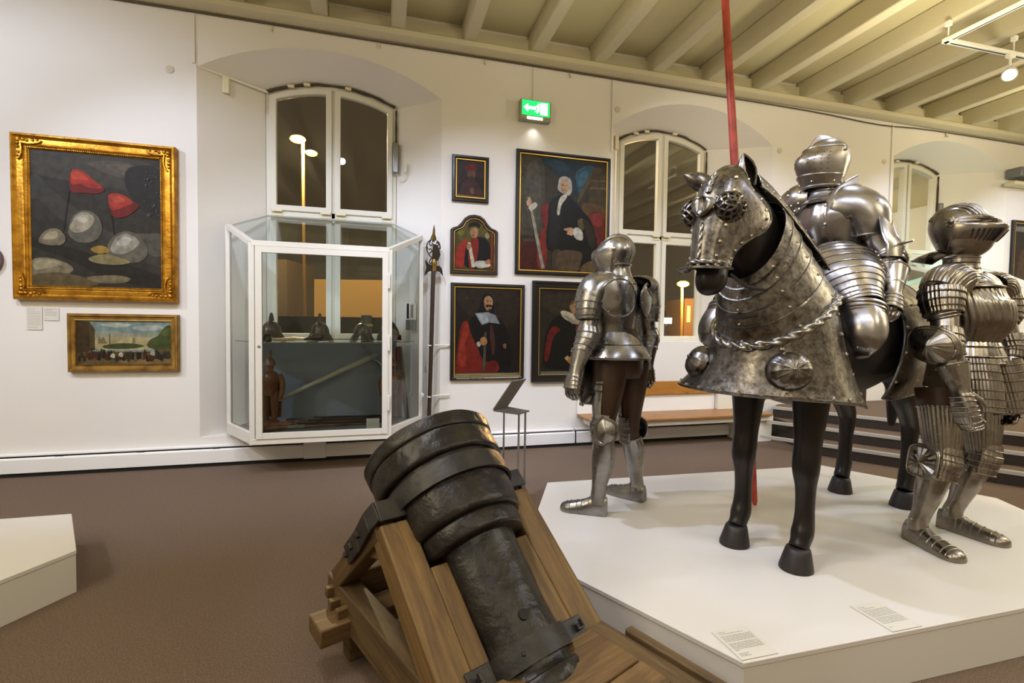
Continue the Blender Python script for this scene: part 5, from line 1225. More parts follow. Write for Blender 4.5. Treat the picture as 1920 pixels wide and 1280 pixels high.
    for sd in (1, -1):
        s, e, w_ = sh[sd], el[sd], wr[sd]; out = Lf*sd
        # pauldron: broad plate over shoulder blade, then lames
        c = s-out*.01; rg = []
        for k in range(9):
            ph = -.35+2.0*k/8; q = []
            for j in range(25):
                a = 2*PI*j/24
            rg.append(q)
        top = s+Z*.045-out*.06
        pk = [(s-out*.115+Z*.085, .055,.10,.12),(s-out*.065+Z*.075,.080,.105,.135),(s-out*.02+Z*.045,.092,.098,.118),(s+out*.022+Z*.0,.086,.088,.098),(s+out*.034-Z*.045,.074,.08,.088)]
        mb = MB().loft(rings_of(pk, F, 36, 5, None)); pr = rings_of(pk, F, 36, 5); rim(mb, pr[-1], .0035)
        pa = build('pauldron', mb, S, T, solid=.003)
        # rounded rear wing of the pauldron
        wc = che+out*.150-F*.128+Z*.035; W = MB(); rgs = []
        nb = (-F*.9+out*.42).normalized(); e1 = (out-nb*out.dot(nb)).normalized(); e2 = nb.cross(e1)
        for rr, dp in ((1,0),(.94,.004),(.8,.008),(.5,.016),(.02,.022)):
            rgs.append([wc+e1*(.118*math.cos(2*PI*j/28)*rr)+Z*(.108*math.sin(2*PI*j/28)*rr)+nb*(dp+.0-.03*math.cos(2*PI*j/28)**2*rr) for j in range(28)])
        W.loft(rgs, True, False, True); rim(W, rgs[0], .005); rivets(W, [rgs[1][j]+nb*.003 for j in range(0,28,3)], .005); build('rear_wing', W, [S, M['rivet']], pa, solid=.002)
        ud = (e-s).normalized()
        mb = lames([(s+out*.030-Z*.02,.082,.088,.092),(s+ud*.09+out*.022,.070,.074,.078),(s+ud*.14+out*.012,.062,.066,.068)], F, 4, 28, .05); build('arm_lames', mb, S, pa, solid=.003)
        mb = shell([(s+ud*.12,.052,.055),(s+(e-s)*.75,.050,.052),(e-ud*.02,.048,.05)], F, 26, 4); build('rerebrace', mb, S, T, solid=.003)
        mb = lames([(e-ud*.06,.054,.056,.062),(e-ud*.02,.056,.058,.072),(e+(w_-e).normalized()*.02,.055,.056,.070),(e+(w_-e).normalized()*.06,.052,.054,.056)], F, 3, 26, .04); co = build('couter', mb, S, T, solid=.003)
        wc = e-out*.045+F*.02; 
        fd_ = (w_-e).normalized(); g = [(e+fd_*.03,.051,.053),(e+fd_*.09,.050,.052),(w_-fd_*.06,.040,.042),(w_-fd_*.02,.036,.038)]
        rg = rings_of(g, F, 26, 4); mb = MB().loft(rg); build('vambrace', mb, S, T, solid=.003)
        b = MB(); rivets(b, [rg[3][7 if sd > 0 else 20], rg[8][7 if sd > 0 else 20], rg[3][18]], .006, 0); build('rivets', b, M['rivet'], co)
        hdir = (fd_-Z*.35+F*(.02 if sd > 0 else .0)+out*(0 if sd > 0 else .12)).normalized(); palm = (-out).normalized(); palm = (palm-hdir*palm.dot(hdir)).normalized()
        gauntlet(T, S, w_, hdir, palm, (-F-hdir*(-F).dot(hdir)).normalized(), e, 1.0, .75 if sd > 0 else 1.0, (.042,.058,.115))
    # legs
    hip = {1: at(1143,690,2.94), -1: at(1183,690,3.07)}; kn = {1: at(1133,803,2.88), -1: at(1181,802,3.06)}; an = {1: at(1131,928,2.93), -1: at(1189,922,3.09)}
    he = {1: on_z(1138,966,PZ), -1: on_z(1208,941,PZ)}
    fdv = {1: R(146), -1: R(122)}
    for sd in (1, -1):
        d = V((math.cos(fdv[sd]), math.sin(fdv[sd]), 0)); h = V((he[sd].x, he[sd].y, PZ))
        ank = h+d*.055+Z*.105
        leg(T, S, hip[sd], kn[sd], ank, h, d, .285, d, (Lf*sd-d*(Lf*sd).dot(d)).normalized(), dict(body=True, c0=.22, ct=.085, carc=(-1.35,1.35), toplame=True, wing=(.074,.074), shin=.98))
knight_left()

# ================================================================== fluted armour (right on the podium)
def knight_right():
    T = thing('suit_of_armour', (2.95,1.93,PZ), 'fluted steel suit of armour with beaked visor standing at right', 'armour')
    S = M['steel2']; yaw = R(272); F = V((math.cos(yaw),math.sin(yaw),0)); Lf = V((-F.y,F.x,0)); Rt = -Lf
    t0 = 2.70
    pel = at(1800,725,t0); wst = at(1808,640,t0); che = at(1806,572,t0); nk = at(1800,505,t0)
    build('leather_trunk', shell([(pel-Z*.07,.12,.10,.11),(pel,.15,.11,.13),(pel+Z*.10,.145,.10,.115),(wst+Z*.02,.13,.10,.10)], F, 28, 5), M['leather'], T)
    bk = [(wst-Z*.01,.140,.135,.10),(wst+Z*.05,.158,.175,.11),(wst+Z*.12,.178,.205,.12),(che+Z*.01,.185,.195,.125),(che+Z*.08,.165,.15,.12),(nk-Z*.06,.11,.11,.10)]
    rg = rings_of(bk, F, 190, 5, flute(42, .034, -1.3, 1.3)); mb = MB().loft(rg); rim(mb, rg[0], .005); build('cuirass', mb, S, T, solid=.003, angle=60)
    rg2 = rings_of([(che+Z*.095+F*.0,.160,.158,.12),(che+Z*.125,.145,.14,.115)], F, 60, 2, None, (-.9,.9)); b = MB().loft(rg2, False); b.tube([p+F*.004 for p in rg2[0]], .006, 8); build('breast_roll', b, S, T)
    gd = [(nk-Z*.085,.15,.145,.13),(nk-Z*.05,.115,.115,.105),(nk-Z*.02,.088,.088,.084),(nk+Z*.02,.076,.078,.074),(nk+Z*.06,.074,.08,.072)]
    mb = lames(gd, F, 5, 40, .02, flute(30,.015), None, True); rg = rings_of(gd, F, 40, 4); rim(mb, rg[-1], .005); build('gorget', mb, S, T, solid=.003)
    # fauld and tassets
    sk = [(wst+Z*.01,.142,.138,.10),(wst-Z*.05,.165,.155,.108),(wst-Z*.11,.19,.17,.115)]
    mb = lames(sk, F, 3, 160, .03, flute(38,.022)); rg = rings_of(sk, F, 40, 4); rim(mb, rg[-1], .005); rivets(mb, [rg[5][i] for i in range(0,40,4)], .005); build('fauld', mb, [S, M['rivet']], T, solid=.003)
    for sd in (1,-1):
        tp = wst-Z*.10+F*.10+Lf*.095*sd; bt = tp-Z*.27+F*.05+Lf*.03*sd
        mb = lames([(tp,.10,.09,.09),(tp+(bt-tp)*.5,.105,.10,.10),(bt,.098,.095,.095)], F, 7, 96, .03, flute(40,.035,-1.5,1.5), (-1.45,1.45)); build('tasset', mb, S, T, solid=.003)
    bp = wst-Z*.12-F*.02+Rt*.16; W = MB(); W.prism([bp+F*.05, bp-F*.06, bp-F*.065-Z*.13+Rt*.02, bp+F*.055-Z*.15+Rt*.02], Rt*.004); build('hip_plate', W, S, T, bevel=.002)
    # helmet with fluted skull and beaked bellows visor
    hc = at(1800,432,t0); fr = head_frame(hc, R(287), R(-3)); C, f, l, u = fr
    keys = [(-.12,.085,.085,.082,0),(-.09,.10,.10,.092,0),(-.04,.108,.125,.102,0),(.01,.108,.140,.110,0),(.06,.10,.138,.106,0),(.10,.082,.115,.086,-.005),(.128,.045,.075,.052,-.012),(.138,.004,.01,.006,-.02)]
    def skf(a, s):
        return 1+.022*(abs(math.sin(a*9))**.7-.5)*(1 if s > .45 else 0)
    rg = stack(fr, keys, 72, 1.0, 4); mb = MB().loft(rg); hel = build('helmet', mb, S, T, solid=.002, angle=60)
    # flutes running front to back over the skull
    b = MB()
    for k in range(-5, 6):
        lat = k*.0165; pts = []
        for j in range(15):
            a = R(20+140*j/14); q = math.sqrt(max(1-(lat/.112)**2, .05))
            pts.append(C+f*(.117*math.cos(a)*q if math.cos(a) > 0 else .148*math.cos(a)*q)+u*(.012+.134*math.sin(a)*q)+l*lat)
        b.tube(pts, .0055 if k % 1 == 0 else .004, 6)
    build('skull_flutes', b, S, hel)
    vk = [(-.10,.120,.02,.092,0),(-.075,.145,.02,.104,.0),(-.04,.172,.02,.113,0),(-.008,.192,.02,.118,0),(.018,.190,.02,.118,0),(.026,.150,.02,.117,0),(.036,.165,.02,.116,0),(.05,.125,.02,.113,0),(.058,.132,.02,.110,0),(.075,.10,.02,.104,0)]
    rg = stack(fr, vk, 44, 1.15, 3, None, (-1.5,1.5)); mb = MB().loft(rg, False); rim(mb, rg[0], .004, closed=False); mb.tube([r[0] for r in rg], .003, 5); mb.tube([r[-1] for r in rg], .003, 5)
    vz = build('visor', mb, S, hel, solid=.003, angle=45)
    for sd in (1,-1):
        b = MB()
        for k in range(7):
            a = sd*(.30+.13*k); pts = []
            for uu, ext in ((-.070,.150),(-.04,.174),(-.010,.192)):
                pts.append(C+u*uu+f*(ext*math.cos(a)**1.15+.004)+l*((.10+.016*(uu+.052)/.044)*math.sin(a)*1.035+.002*sd))
            b.tube(pts, .0048, 6)
        build('breathing_slots', b, M['inside'], vz)
    b = MB()
    for sd in (1,-1): b.tube([C+u*.042+f*(.150*math.cos(a)**1.15+.003)+l*(.118*math.sin(a)) for a in [sd*(.18+.1*k) for k in range(8)]], .005, 6)
    build('eye_slit', b, M['inside'], vz)
    for sd in (1,-1):
        b = MB().lathe(C+u*.035+l*.112*sd-f*.008, l*sd, [(0,.030),(.004,.028),(.006,.014),(.014,.012),(.018,.004)], 18, cap=(False,True))
        for k in range(8): b.ball(C+u*(.035+.026*math.sin(k*PI/4))+l*.117*sd-f*(.008-.026*math.cos(k*PI/4)), .005, 6)
        build('pivot', b, S, vz)
    bv = stack(fr, [(-.145,.088,.09,.084,0),(-.125,.115,.07,.094,0),(-.10,.135,.05,.104,.0),(-.06,.15,.02,.110,0)], 40, 1.1, 4, None, (-1.9,1.9)); b = MB().loft(bv, False); rim(b, bv[0], .004, closed=False); build('chin_plate', b, S, hel, solid=.003)
    # tail plate at the nape
    b = MB(); rgs = []
    for s, w_, dz in ((0,.085,0),(.4,.090,-.012),(.8,.078,-.035),(1,.055,-.055)):
        rgs.append([C-f*(.06+.145*s*math.cos(a*.9))+l*(w_*a/1.2*1.1)+u*(-.105+dz-.01*a*a) for a in [-1.2+2.4*j/16 for j in range(17)]])
    b.loft(rgs, False); b.tube([r[0] for r in rgs]+rgs[-1]+[r[-1] for r in rgs[::-1]], .004, 6); build('nape_plate', b, S, hel, solid=.003)
    # arms
    sh = {-1: at(1770,548,2.56), 1: at(1868,560,2.83)}; el = {-1: at(1772,648,2.48), 1: at(1893,655,2.78)}; wr = {-1: at(1800,728,2.42), 1: at(1893,742,2.70)}
    for sd in (-1, 1):
        s, e, w_ = sh[sd], el[sd], wr[sd]; out = Lf*sd; ud = (e-s).normalized(); fd_ = (w_-e).normalized()
        pk = [(s-out*.10+Z*.075,.06,.10,.11),(s-out*.055+Z*.07,.085,.108,.115),(s-out*.01+Z*.045,.095,.10,.105),(s+out*.022+Z*.005,.090,.092,.095)]
        mb = MB().loft(rings_of(pk, F, 144, 4, flute(32,.045))); pa = build('pauldron', mb, S, T, solid=.003, angle=60)
        mb = lames([(s+out*.024+Z*.01,.092,.096),(s+ud*.06+out*.02,.086,.09),(s+ud*.125+out*.01,.074,.078)], F, 4, 144, .05, flute(32,.045)); build('arm_lames', mb, S, pa, solid=.003)
        rg = rings_of([(s+ud*.125+out*.01,.072,.075),(s+ud*.15,.06,.062)], F, 30, 3); b = MB().loft(rg)
        for q in (rg[0], rg[2]): b.tube(q, .006, 8, closed=True)
        build('roped_band', b, S, pa)
        mb = shell([(s+ud*.14,.056,.058),(s+(e-s)*.7,.055,.056),(e,.052,.054)], F, 28, 4); build('rerebrace', mb, S, T, solid=.003)
        mb = lames([(e-ud*.085,.066,.070,.075),(e-ud*.03,.070,.074,.088),(e+fd_*.01,.070,.074,.086),(e+fd_*.06,.062,.064,.066)], F, 4, 112, .03, flute(24,.045)); co = build('couter', mb, S, T, solid=.003)
        # large shell wing of the elbow
        cw = e+out*.072-F*.015; W = MB(); rgs = []
        for rr, dp in ((1,-.03),(.93,-.018),(.86,-.015),(.45,.02),(.02,.038)):
            q = []
            for j in range(48):
                a = 2*PI*j/48; ca, sa = math.cos(a), math.sin(a)
                ln = .150 if ca < 0 else .100; fan = .006*abs(math.sin(a*10)) if rr < .9 else 0
                q.append(cw+F*(ln*ca*rr)+Z*((.092+.012*abs(ca))*sa*rr-.02*ca*rr)+out*(dp+fan-.022*ca*ca*rr))
            rgs.append(q)
        W.loft(rgs, True, False, True); rim(W, rgs[0], .005); rim(W, rgs[2], .0035); build('elbow_wing', W, S, co, solid=.002, angle=60)
        rg = rings_of([(e+fd_*.04,.058,.06),(w_-fd_*.05,.046,.048),(w_-fd_*.01,.040,.042)], F, 28, 4); build('vambrace', MB().loft(rg), S, T, solid=.003)
        hdir = (fd_*.6-Z*.6+F*(.06 if sd < 0 else -.03)).normalized(); palm = (-out-hdir*(-out).dot(hdir)).normalized()
        g = gauntlet(T, S, w_, hdir, palm, (-F-hdir*(-F).dot(hdir)).normalized(), e, 1.08, .55 if sd < 0 else .85, (.05,.068,.12), fluted=True)
        if sd < 0:
            kn_ = w_+hdir*.105; mb = lames([(kn_-hdir*.01,.054,.034,.01),(kn_+hdir*.045+palm*.008,.052,.032,.01),(kn_+hdir*.09+palm*.03,.044,.026,.01)], -palm, 5, 60, .05, flute(26,.05), (-1.6,1.6)); build('finger_guard', mb, S, g, solid=.003)
    # legs
    hip = {-1: at(1763,742,2.62), 1: at(1836,742,2.76)}; kn = {-1: at(1768,868,2.56), 1: at(1842,858,2.72)}
    he = {-1: on_z(1703,1008,PZ), 1: on_z(1764,986,PZ)}; tip = {-1: on_z(1806,1057,PZ), 1: on_z(1895,1027,PZ)}
    for sd in (-1, 1):
        h = V((he[sd].x,he[sd].y,PZ)); d = V((tip[sd].x-h.x, tip[sd].y-h.y, 0)); L = d.length; d = d.normalized(); h = h-d*.01; ank = h+d*.062+Z*.11
        leg(T, S, hip[sd], kn[sd], ank, h, d, L+.01, (d+F).normalized(), Lf*sd, dict(body=True, c0=.18, ct=.098, flute=True, wing=(.078,.082), square=True, sw=.052, sh=.08))
knight_right()

# ================================================================== armoured horse
HO = V((2.54,2.235,PZ)); HA = R(201)
hx_ = V((math.cos(HA),math.sin(HA),0)); hy_ = V((-math.sin(HA),math.cos(HA),0))
def h3(x, y, z): return HO+hx_*x+hy_*y+Z*z
HT = thing('horse_statue', tuple(HO), 'life size dark wooden horse wearing etched steel bard, in the middle of the podium', 'horse')
def tubeh(mb, keys, n=24, m=4, up=None):
    """keys: (x,y,z, half width, half depth) swept in horse space, depth measured in the median plane"""
    K = cr(keys, m); P = [h3(*k[:3]) for k in K]; rg = []
    for i, k in enumerate(K):
        t = (P[min(i+1,len(P)-1)]-P[max(i-1,0)]).normalized(); e2 = (hy_-t*hy_.dot(t)).normalized(); e1 = e2.cross(t)
        rg.append([P[i]+e2*(k[3]*math.cos(2*PI*j/n))+e1*(k[4]*math.sin(2*PI*j/n)) for j in range(n)])
    return mb.loft(rg, True, True, True)
hb_ = MB()
tubeh(hb_, [(.80,0,1.04,.06,.10),(.74,0,1.02,.17,.20),(.55,0,1.03,.25,.29),(.25,0,1.05,.265,.32),(-.15,0,1.05,.265,.30),(-.5,0,1.10,.265,.30),(-.78,0,1.12,.24,.27),(-.95,0,1.10,.14,.18),(-1.02,0,1.08,.04,.06)])
tubeh(hb_, [(.45,0,1.10,.20,.25),(.66,0,1.24,.155,.22),(.81,0,1.42,.115,.19),(.93,0,1.57,.095,.165),(1.02,0,1.67,.08,.13),(1.09,0,1.72,.06,.09)])
# head (chin, muzzle)
tubeh(hb_, [(1.04,0,1.77,.05,.06),(1.09,0,1.70,.075,.11),(1.15,0,1.60,.082,.125),(1.205,0,1.50,.066,.10),(1.245,0,1.40,.056,.078),(1.265,0,1.335,.058,.080),(1.26,0,1.295,.048,.064),(1.255,0,1.275,.02,.03)])
def front_leg(y, dx):
    tubeh(hb_, [(.60+dx,y,1.02,.10,.15),(.615+dx,y,.86,.085,.115),(.625+dx,y,.72,.072,.085),(.635+dx,y,.60,.060,.068),(.645+dx,y,.52,.060,.066),(.650+dx,y,.455,.058,.062),(.645+dx,y,.38,.046,.050),(.645+dx,y,.28,.042,.046),(.65+dx,y,.20,.046,.052),(.665+dx,y,.155,.050,.056),(.685+dx,y,.115,.043,.047),(.70+dx,y,.09,.048,.055)])
def rear_leg(y, dx):
    tubeh(hb_, [(-.62+dx,y*.75,1.06,.15,.24),(-.60+dx,y*.9,.90,.12,.20),(-.60+dx,y,.77,.085,.135),(-.68+dx,y,.64,.062,.085),(-.745+dx,y,.55,.055,.070),(-.755+dx,y,.48,.050,.062),(-.745+dx,y,.38,.042,.050),(-.735+dx,y,.26,.042,.048),(-.73+dx,y,.19,.048,.055),(-.71+dx,y,.14,.046,.052),(-.69+dx,y,.10,.050,.058)])
LEGS = [(.155,.02,1),(-.155,.01,1),(.18,-.02,0),(-.17,.0,0)]
for y, dx, fr in LEGS: (front_leg if fr else rear_leg)(y, dx)
body = build('horse_body', hb_, M['horse'], HT)
rm = body.modifiers.new('fuse', 'REMESH'); rm.mode = 'VOXEL'; rm.voxel_size = .011; rm.use_smooth_shade = True
sm = body.modifiers.new('soft', 'SMOOTH'); sm.factor = .5; sm.iterations = 7
for y, dx, fr in LEGS:
    cx = (.715 if fr else -.68)+dx; mb = MB(); rg = []
    for z, rx, ry, o in ((.0,.080,.074,.0),(.012,.079,.073,.0),(.075,.062,.058,-.012),(.095,.056,.052,-.015),(.100,.048,.045,-.015)):
        rg.append([h3(cx+o+rx*math.cos(a)*(1.0 if math.cos(a) > 0 else .85), y+ry*math.sin(a), z+.002) for a in [2*PI*j/28 for j in range(28)]])
    mb.loft(rg, True, True, True); build('hoof', mb, M['hoof'], HT)
tl = MB(); tubeh(tl, [(-.98,0,1.24,.03,.03),(-1.06,0,1.15,.045,.05),(-1.10,0,.9,.05,.06),(-1.08,0,.65,.045,.05),(-1.06,0,.45,.02,.02)]); build('tail', tl, M['horse'], HT)
ET = M['etch']; RV = M['rivet']
def rope(pts, r, turns, closed=False, n=10, mi=0):
    P = [V(p) for p in pts]; mb = MB(); rg = []; ref = None; L = 0
    for i, p in enumerate(P):
        t = (P[min(i+1,len(P)-1)]-P[max(i-1,0)]).normalized()
        if ref is None: ref = t.orthogonal().normalized()
        e1 = (ref-t*ref.dot(t)).normalized(); e2 = t.cross(e1); ref = e1
        if i: L += (p-P[i-1]).length
        ph = L*turns
        rg.append([p+e1*(r*(1+.26*math.cos(3*a-ph))*math.cos(a))+e2*(r*(1+.26*math.cos(3*a-ph))*math.sin(a)) for a in [2*PI*j/18 for j in range(18)]])
    return mb.loft(rg, True, True, True, mi)
# ---- neck defence: overlapping lames round the front of the neck
NK = [(.985,1.065,.43,1.37,.240),(1.02,1.155,.56,1.49,.205),(1.04,1.235,.68,1.59,.178),(1.045,1.300,.775,1.67,.158),(1.045,1.355,.85,1.73,.145)]   # front x,z / back x,z / half width
def nring(s, n=44, grow=1.0, arc=(-PI*.98, PI*.98)):
    K = cr(NK, 8); i = s*(len(K)-1); a = K[int(i)]; b = K[min(int(i)+1, len(K)-1)]; f = i-int(i); k = [p+(q-p)*f for p, q in zip(a, b)]
    fx, fz, bx_, bz, hw = k; cx, cz = (fx+bx_)/2, (fz+bz)/2; r = []
    for j in range(n+1):
        t = arc[0]+(arc[1]-arc[0])*j/n; c = math.cos(t); s_ = math.sin(t)
        q = abs(c)**.9*(1 if c > 0 else -1)
        r.append(h3(cx+(fx-bx_)/2*q*grow, hw*s_*grow, cz+(fz-bz)/2*q*grow+.012*s_*s_))
    return r
NL = 5
for k in range(NL):
    s0, s1 = k/NL, (k+1.18)/NL
    if s1 > 1: s1 = 1.0
    rg = [nring(s0+(s1-s0)*j/4, 44, 1.018-.03*j/4+.008*(NL-k)*.2) for j in range(5)]
    mb = MB().loft(rg, False); mb.tube(rg[0], .0045, 5)
    rivets(mb, [rg[1][i]+(rg[1][i]-sum(rg[1],V((0,0,0)))/45)*.012 for i in (9,15,22,29,35)], .006)
    build('neck_lame', mb, [ET, RV], HT, solid=.003)
# crest plates down the back of the neck
cp = [(.30,1.395,.125),(.45,1.52,.112),(.60,1.63,.095),(.74,1.715,.082),(.87,1.785,.072),(.99,1.825,.062)]
K = cr(cp, 5); rg = []
for x, z, w_ in K: rg.append([h3(x+.035*abs(a)**1.5*.55, w_*1.25*math.sin(a*1.1), z+.025-.105*(1-math.cos(a*1.15))) for a in [-1.25+2.5*j/16 for j in range(17)]])
mb = MB().loft(rg, False); mb.tube([r[0] for r in rg], .004, 6); mb.tube([r[-1] for r in rg], .004, 6)
rivets(mb, [r[i]+Z*.003 for r in rg[1::2] for i in (1,15)]+[rg[i][8]+Z*.004 for i in range(2,len(rg),4)], .0065)
build('crest_plate', mb, [ET, RV], HT, solid=.003)
# ---- chest plate (peytral): flaring bell open at the back
PC = (.55, -.03)
def pring(s, n=60, off=0.0):
    """s 0 at the rope .. 1 at the skirt edge"""
    A0, A1 = R(-112), R(106); top = nring(0, n, 1.02, (A0, A1)); r = []
    g = s*.55+.45*s**2.6
    for j in range(n+1):
        t = A0+(A1-A0)*j/n
        fx = PC[0]+.47*math.cos(t)+.06; fy = PC[1]+(.475 if t < 0 else .375)*math.sin(t)
        cn = abs(t)/R(110); fz = .835-(.045 if t < 0 else .075)*cn**3
        e = h3(fx-.02*(1-cn), fy, fz); a = top[j]; p = a+(e-a)*s; flat = V((a.x+(e.x-a.x)*g, a.y+(e.y-a.y)*g, p.z))
        r.append(flat)
    return r
PR = [pring(i/16) for i in range(17)]
mb = MB().loft(PR, False); mb.tube(PR[-1], .0055, 6); mb.tube([r[0] for r in PR], .0045, 6); mb.tube([r[-1] for r in PR], .0045, 6)
low = pring(.955)
rivets(mb, [low[i]+(low[i]-h3(.5,0,.9)).normalized()*.004 for i in range(1,60,4)], .008)
rivets(mb, [PR[i][59]+hy_*.004 for i in (2,5,8,11,14)]+[PR[i][1]-hy_*.004 for i in (2,5,8,11,14)], .008)
seam = [r[40]+(r[40]-h3(.45,0,.9)).normalized()*.0035 for r in PR]; mb.tube(seam, .0025, 4)
rivets(mb, [PR[i][41]+(PR[i][41]-h3(.45,0,.9)).normalized()*.004 for i in (3,6,9,12,15)], .009)
build('chest_plate', mb, [ET, RV], HT, solid=.004)
rp = nring(0, 120, 1.055, (R(-118),R(112))); rp = [p-Z*.006 for p in rp]
rr = build('rope_border', rope(rp, .019, 95), M['steel'], HT, angle=70)
mb = MB(); sc_ = nring(0, 90, 1.06, (R(-110),R(104)))
lowr = pring(.055, 90)
mb.loft([[p+(p-h3(.5,0,1.0)).normalized()*.004 for p in pring(.02,90)], [p+(p-h3(.5,0,1.0)).normalized()*.006-Z*(.010*abs(math.sin(i*PI/5))) for i, p in enumerate(lowr)]], False)
rivets(mb, [pring(.06,90)[i]+(pring(.06,90)[i]-h3(.5,0,1.0)).normalized()*.008 for i in range(2,90,5)], .007)
build('scalloped_strip', mb, [ET, RV], rr)
# bosses
for sgn, j in ((1, 42), (-1, 18)):
    c = PR[9][j]; n1 = (PR[9][j+1]-PR[9][j-1]).normalized(); n2 = (PR[11][j]-PR[7][j]).normalized(); nv = n1.cross(n2); nv = nv if nv.dot(c-h3(.4,0,1)) > 0 else -nv
    e2 = -n2; e1 = e2.cross(nv); mb = MB(); rg = []
    for q in range(9):
        ph = PI/2*q/8; r = .092*math.cos(ph)**.85 if q < 8 else .003; hgt = .075*math.sin(ph)
        rg.append([c+e1*(r*1.05*math.cos(2*PI*i/60))+e2*(r*.95*math.sin(2*PI*i/60))+nv*(hgt-.004+.006*max(0,math.cos(12*2*PI*i/60))**4*math.cos(ph)) for i in range(60)])
    mb.loft(rg, True, False, True); mb.ball(c+nv*.072, .010, 8)
    build('boss', mb, ET, HT, angle=60)
# straps and buckles at the throat
mb = MB()
for z in (1.13, 1.17): 
    s_ = (z-1.065)/.30; r = nring(s_, 60, 1.04); mb.tube(r[27:35], .007, 6)
build('throat_strap', mb, M['strap'], HT)
# ---- head defence (chamfron)
HX = [(1.165,1.835,.070,.05),(1.235,1.79,.098,.09),(1.285,1.715,.112,.125),(1.318,1.62,.110,.15),(1.340,1.53,.090,.13),(1.352,1.45,.078,.105),(1.358,1.40,.078,.095)]   # face line x,z, half width, side depth
def cring(s, n=32, grow=0):
    K = cr(HX, 6); i = s*(len(K)-1); a = K[int(i)]; b = K[min(int(i)+1,len(K)-1)]; f = i-int(i); x, z, hw, dp = [p+(q-p)*f for p, q in zip(a, b)]
    i2 = min(int(i)+1, len(K)-1); i1 = max(int(i)-1, 0); tx, tz = K[i2][0]-K[i1][0], K[i2][1]-K[i1][1]; g = math.hypot(tx, tz); nx, nz = -tz/g, tx/g   # face normal
    A = 1.75; r = []
    for j in range(n+1):
        t = -A+2*A*j/n; c = math.cos(t); w_ = hw+grow
        r.append(h3(x-nx*dp*(1-c)+nx*grow, w_*math.sin(t)/1.0*(1 if abs(t) < PI/2 else 1.0)-.005, z-nz*dp*(1-c)+nz*grow+.012*math.cos(t)**8*0))
    return r
CR = [cring(i/22) for i in range(23)]
# cheek discs: lengthen the sides back over the jaw
for i, r in enumerate(CR):
    s = i/22; ex = .14*math.exp(-((s-.36)/.24)**2)
    for j, p in enumerate(r):
        t = abs(j-16)/16
        if t > .55: r[j] = p-hx_*(ex*((t-.55)/.45)**1.0)-Z*.02*((t-.55)/.45)*ex/.14+hy_*(.012*(1 if j > 16 else -1)*ex/.14*((t-.55)/.45))
mb = MB().loft(CR, False); ed = [r[0] for r in CR]; ed2 = [r[-1] for r in CR]; mb.tube(ed, .0045, 6); mb.tube(ed2, .0045, 6); mb.tube(CR[0], .004, 6)
rivets(mb, [r[1]-hy_*.003 for r in CR[1::2]]+[r[31]+hy_*.003 for r in CR[1::2]], .0055)
for jj in (9, 23): mb.tube([r[jj]+(r[jj]-h3(1.15,0,1.6)).normalized()*.002 for r in CR[3:]], .0022, 4); rivets(mb, [r[jj+(1 if jj > 16 else -1)]+(r[jj]-h3(1.15,0,1.6)).normalized()*.003 for r in CR[4::3]], .007)
ch = build('head_plate', mb, [ET, RV], HT, solid=.003)
lp = [[p for p in CR[-1]]]
for d_, dz in ((.012,-.012),(.03,-.018),(.048,-.018)): lp.append([p+(V((p.x,p.y,0))-V((h3(1.24,0,0).x,h3(1.24,0,0).y,0))).normalized()*d_+Z*dz for p in CR[-1]])
lp = [r[3:30] for r in lp]
mb = MB().loft(lp, False); mb.tube(lp[-1], .004, 6); rivets(mb, [lp[1][i]+Z*.004 for i in range(2,27,4)], .006); build('nose_flange', mb, [ET, RV], ch, solid=.003)
build('nose_rope', rope([p+(p-h3(1.2,0,1.42)).normalized()*.007 for p in [V(q) for q in cr([tuple(q) for q in CR[-2][4:29]], 3)]], .0085, 190), M['steel'], ch, angle=70)
mid_ = [r[16]+(r[16]-h3(1.1,0,1.55)).normalized()*.004 for r in CR]
build('ridge_rope', rope(cr([tuple(p) for p in mid_[4:9]], 5), .010, 170), M['steel'], ch, angle=70)
build('ridge_rope', rope(cr([tuple(p) for p in mid_[13:21]], 5), .009, 170), M['steel'], ch, angle=70)
# escutcheon on the brow
ec = mid_[10]; en = (ec-h3(1.05,0,1.6)).normalized(); ee = hy_; eu = en.cross(ee); eu = eu if eu.z > 0 else -eu
mb = MB()
for sg in (1,-1):
    rg = []
    for s in [i/6 for i in range(7)]:
        wv = [.0,.045,.052,.05,.042,.028,.0][round(s*6)]
        rg.append([ec+eu*(.03-.085*s)+ee*(sg*wv*q)+en*(.012+.016*math.sin(PI*q*.9)) for q in (0,.25,.5,.75,1)])
    mb.loft(rg, False)
build('brow_shield', mb, M['steel'], ch, solid=.003)
# pierced eye guards
for sg in (1,-1):
    c = h3(1.268, sg*.088-.004, 1.632); ax = (hy_*sg*.86+hx_*.5).normalized(); e1 = (Z-ax*Z.dot(ax)).normalized(); e2 = ax.cross(e1); Rr = .060
    mb = MB()
    def dome(ph, th): return c+ax*(Rr*math.sin(ph)*1.0-.012)+e1*(Rr*math.cos(ph)*math.cos(th))+e2*(Rr*math.cos(ph)*math.sin(th))
    for k in range(9):
        for dr in (1,-1): mb.tube([dome(q*PI/2*.93/9, 2*PI*k/9+dr*q*.16) for q in range(10)], .0058, 5)
    mb.tube([dome(0,2*PI*k/36) for k in range(36)], .006, 6, closed=True); mb.ball(c+ax*(Rr-.013), .011, 8)
    rivets(mb, [dome(-.1, 2*PI*k/9+.2)+(dome(-.1,2*PI*k/9+.2)-c).normalized()*.008 for k in range(9)], .006)
    eg = build('eye_guard', mb, [ET, RV], ch, angle=60)
    b = MB(); b.ball(c-ax*.012, .045, 14); build('eye_hollow', b, M['inside'], eg)
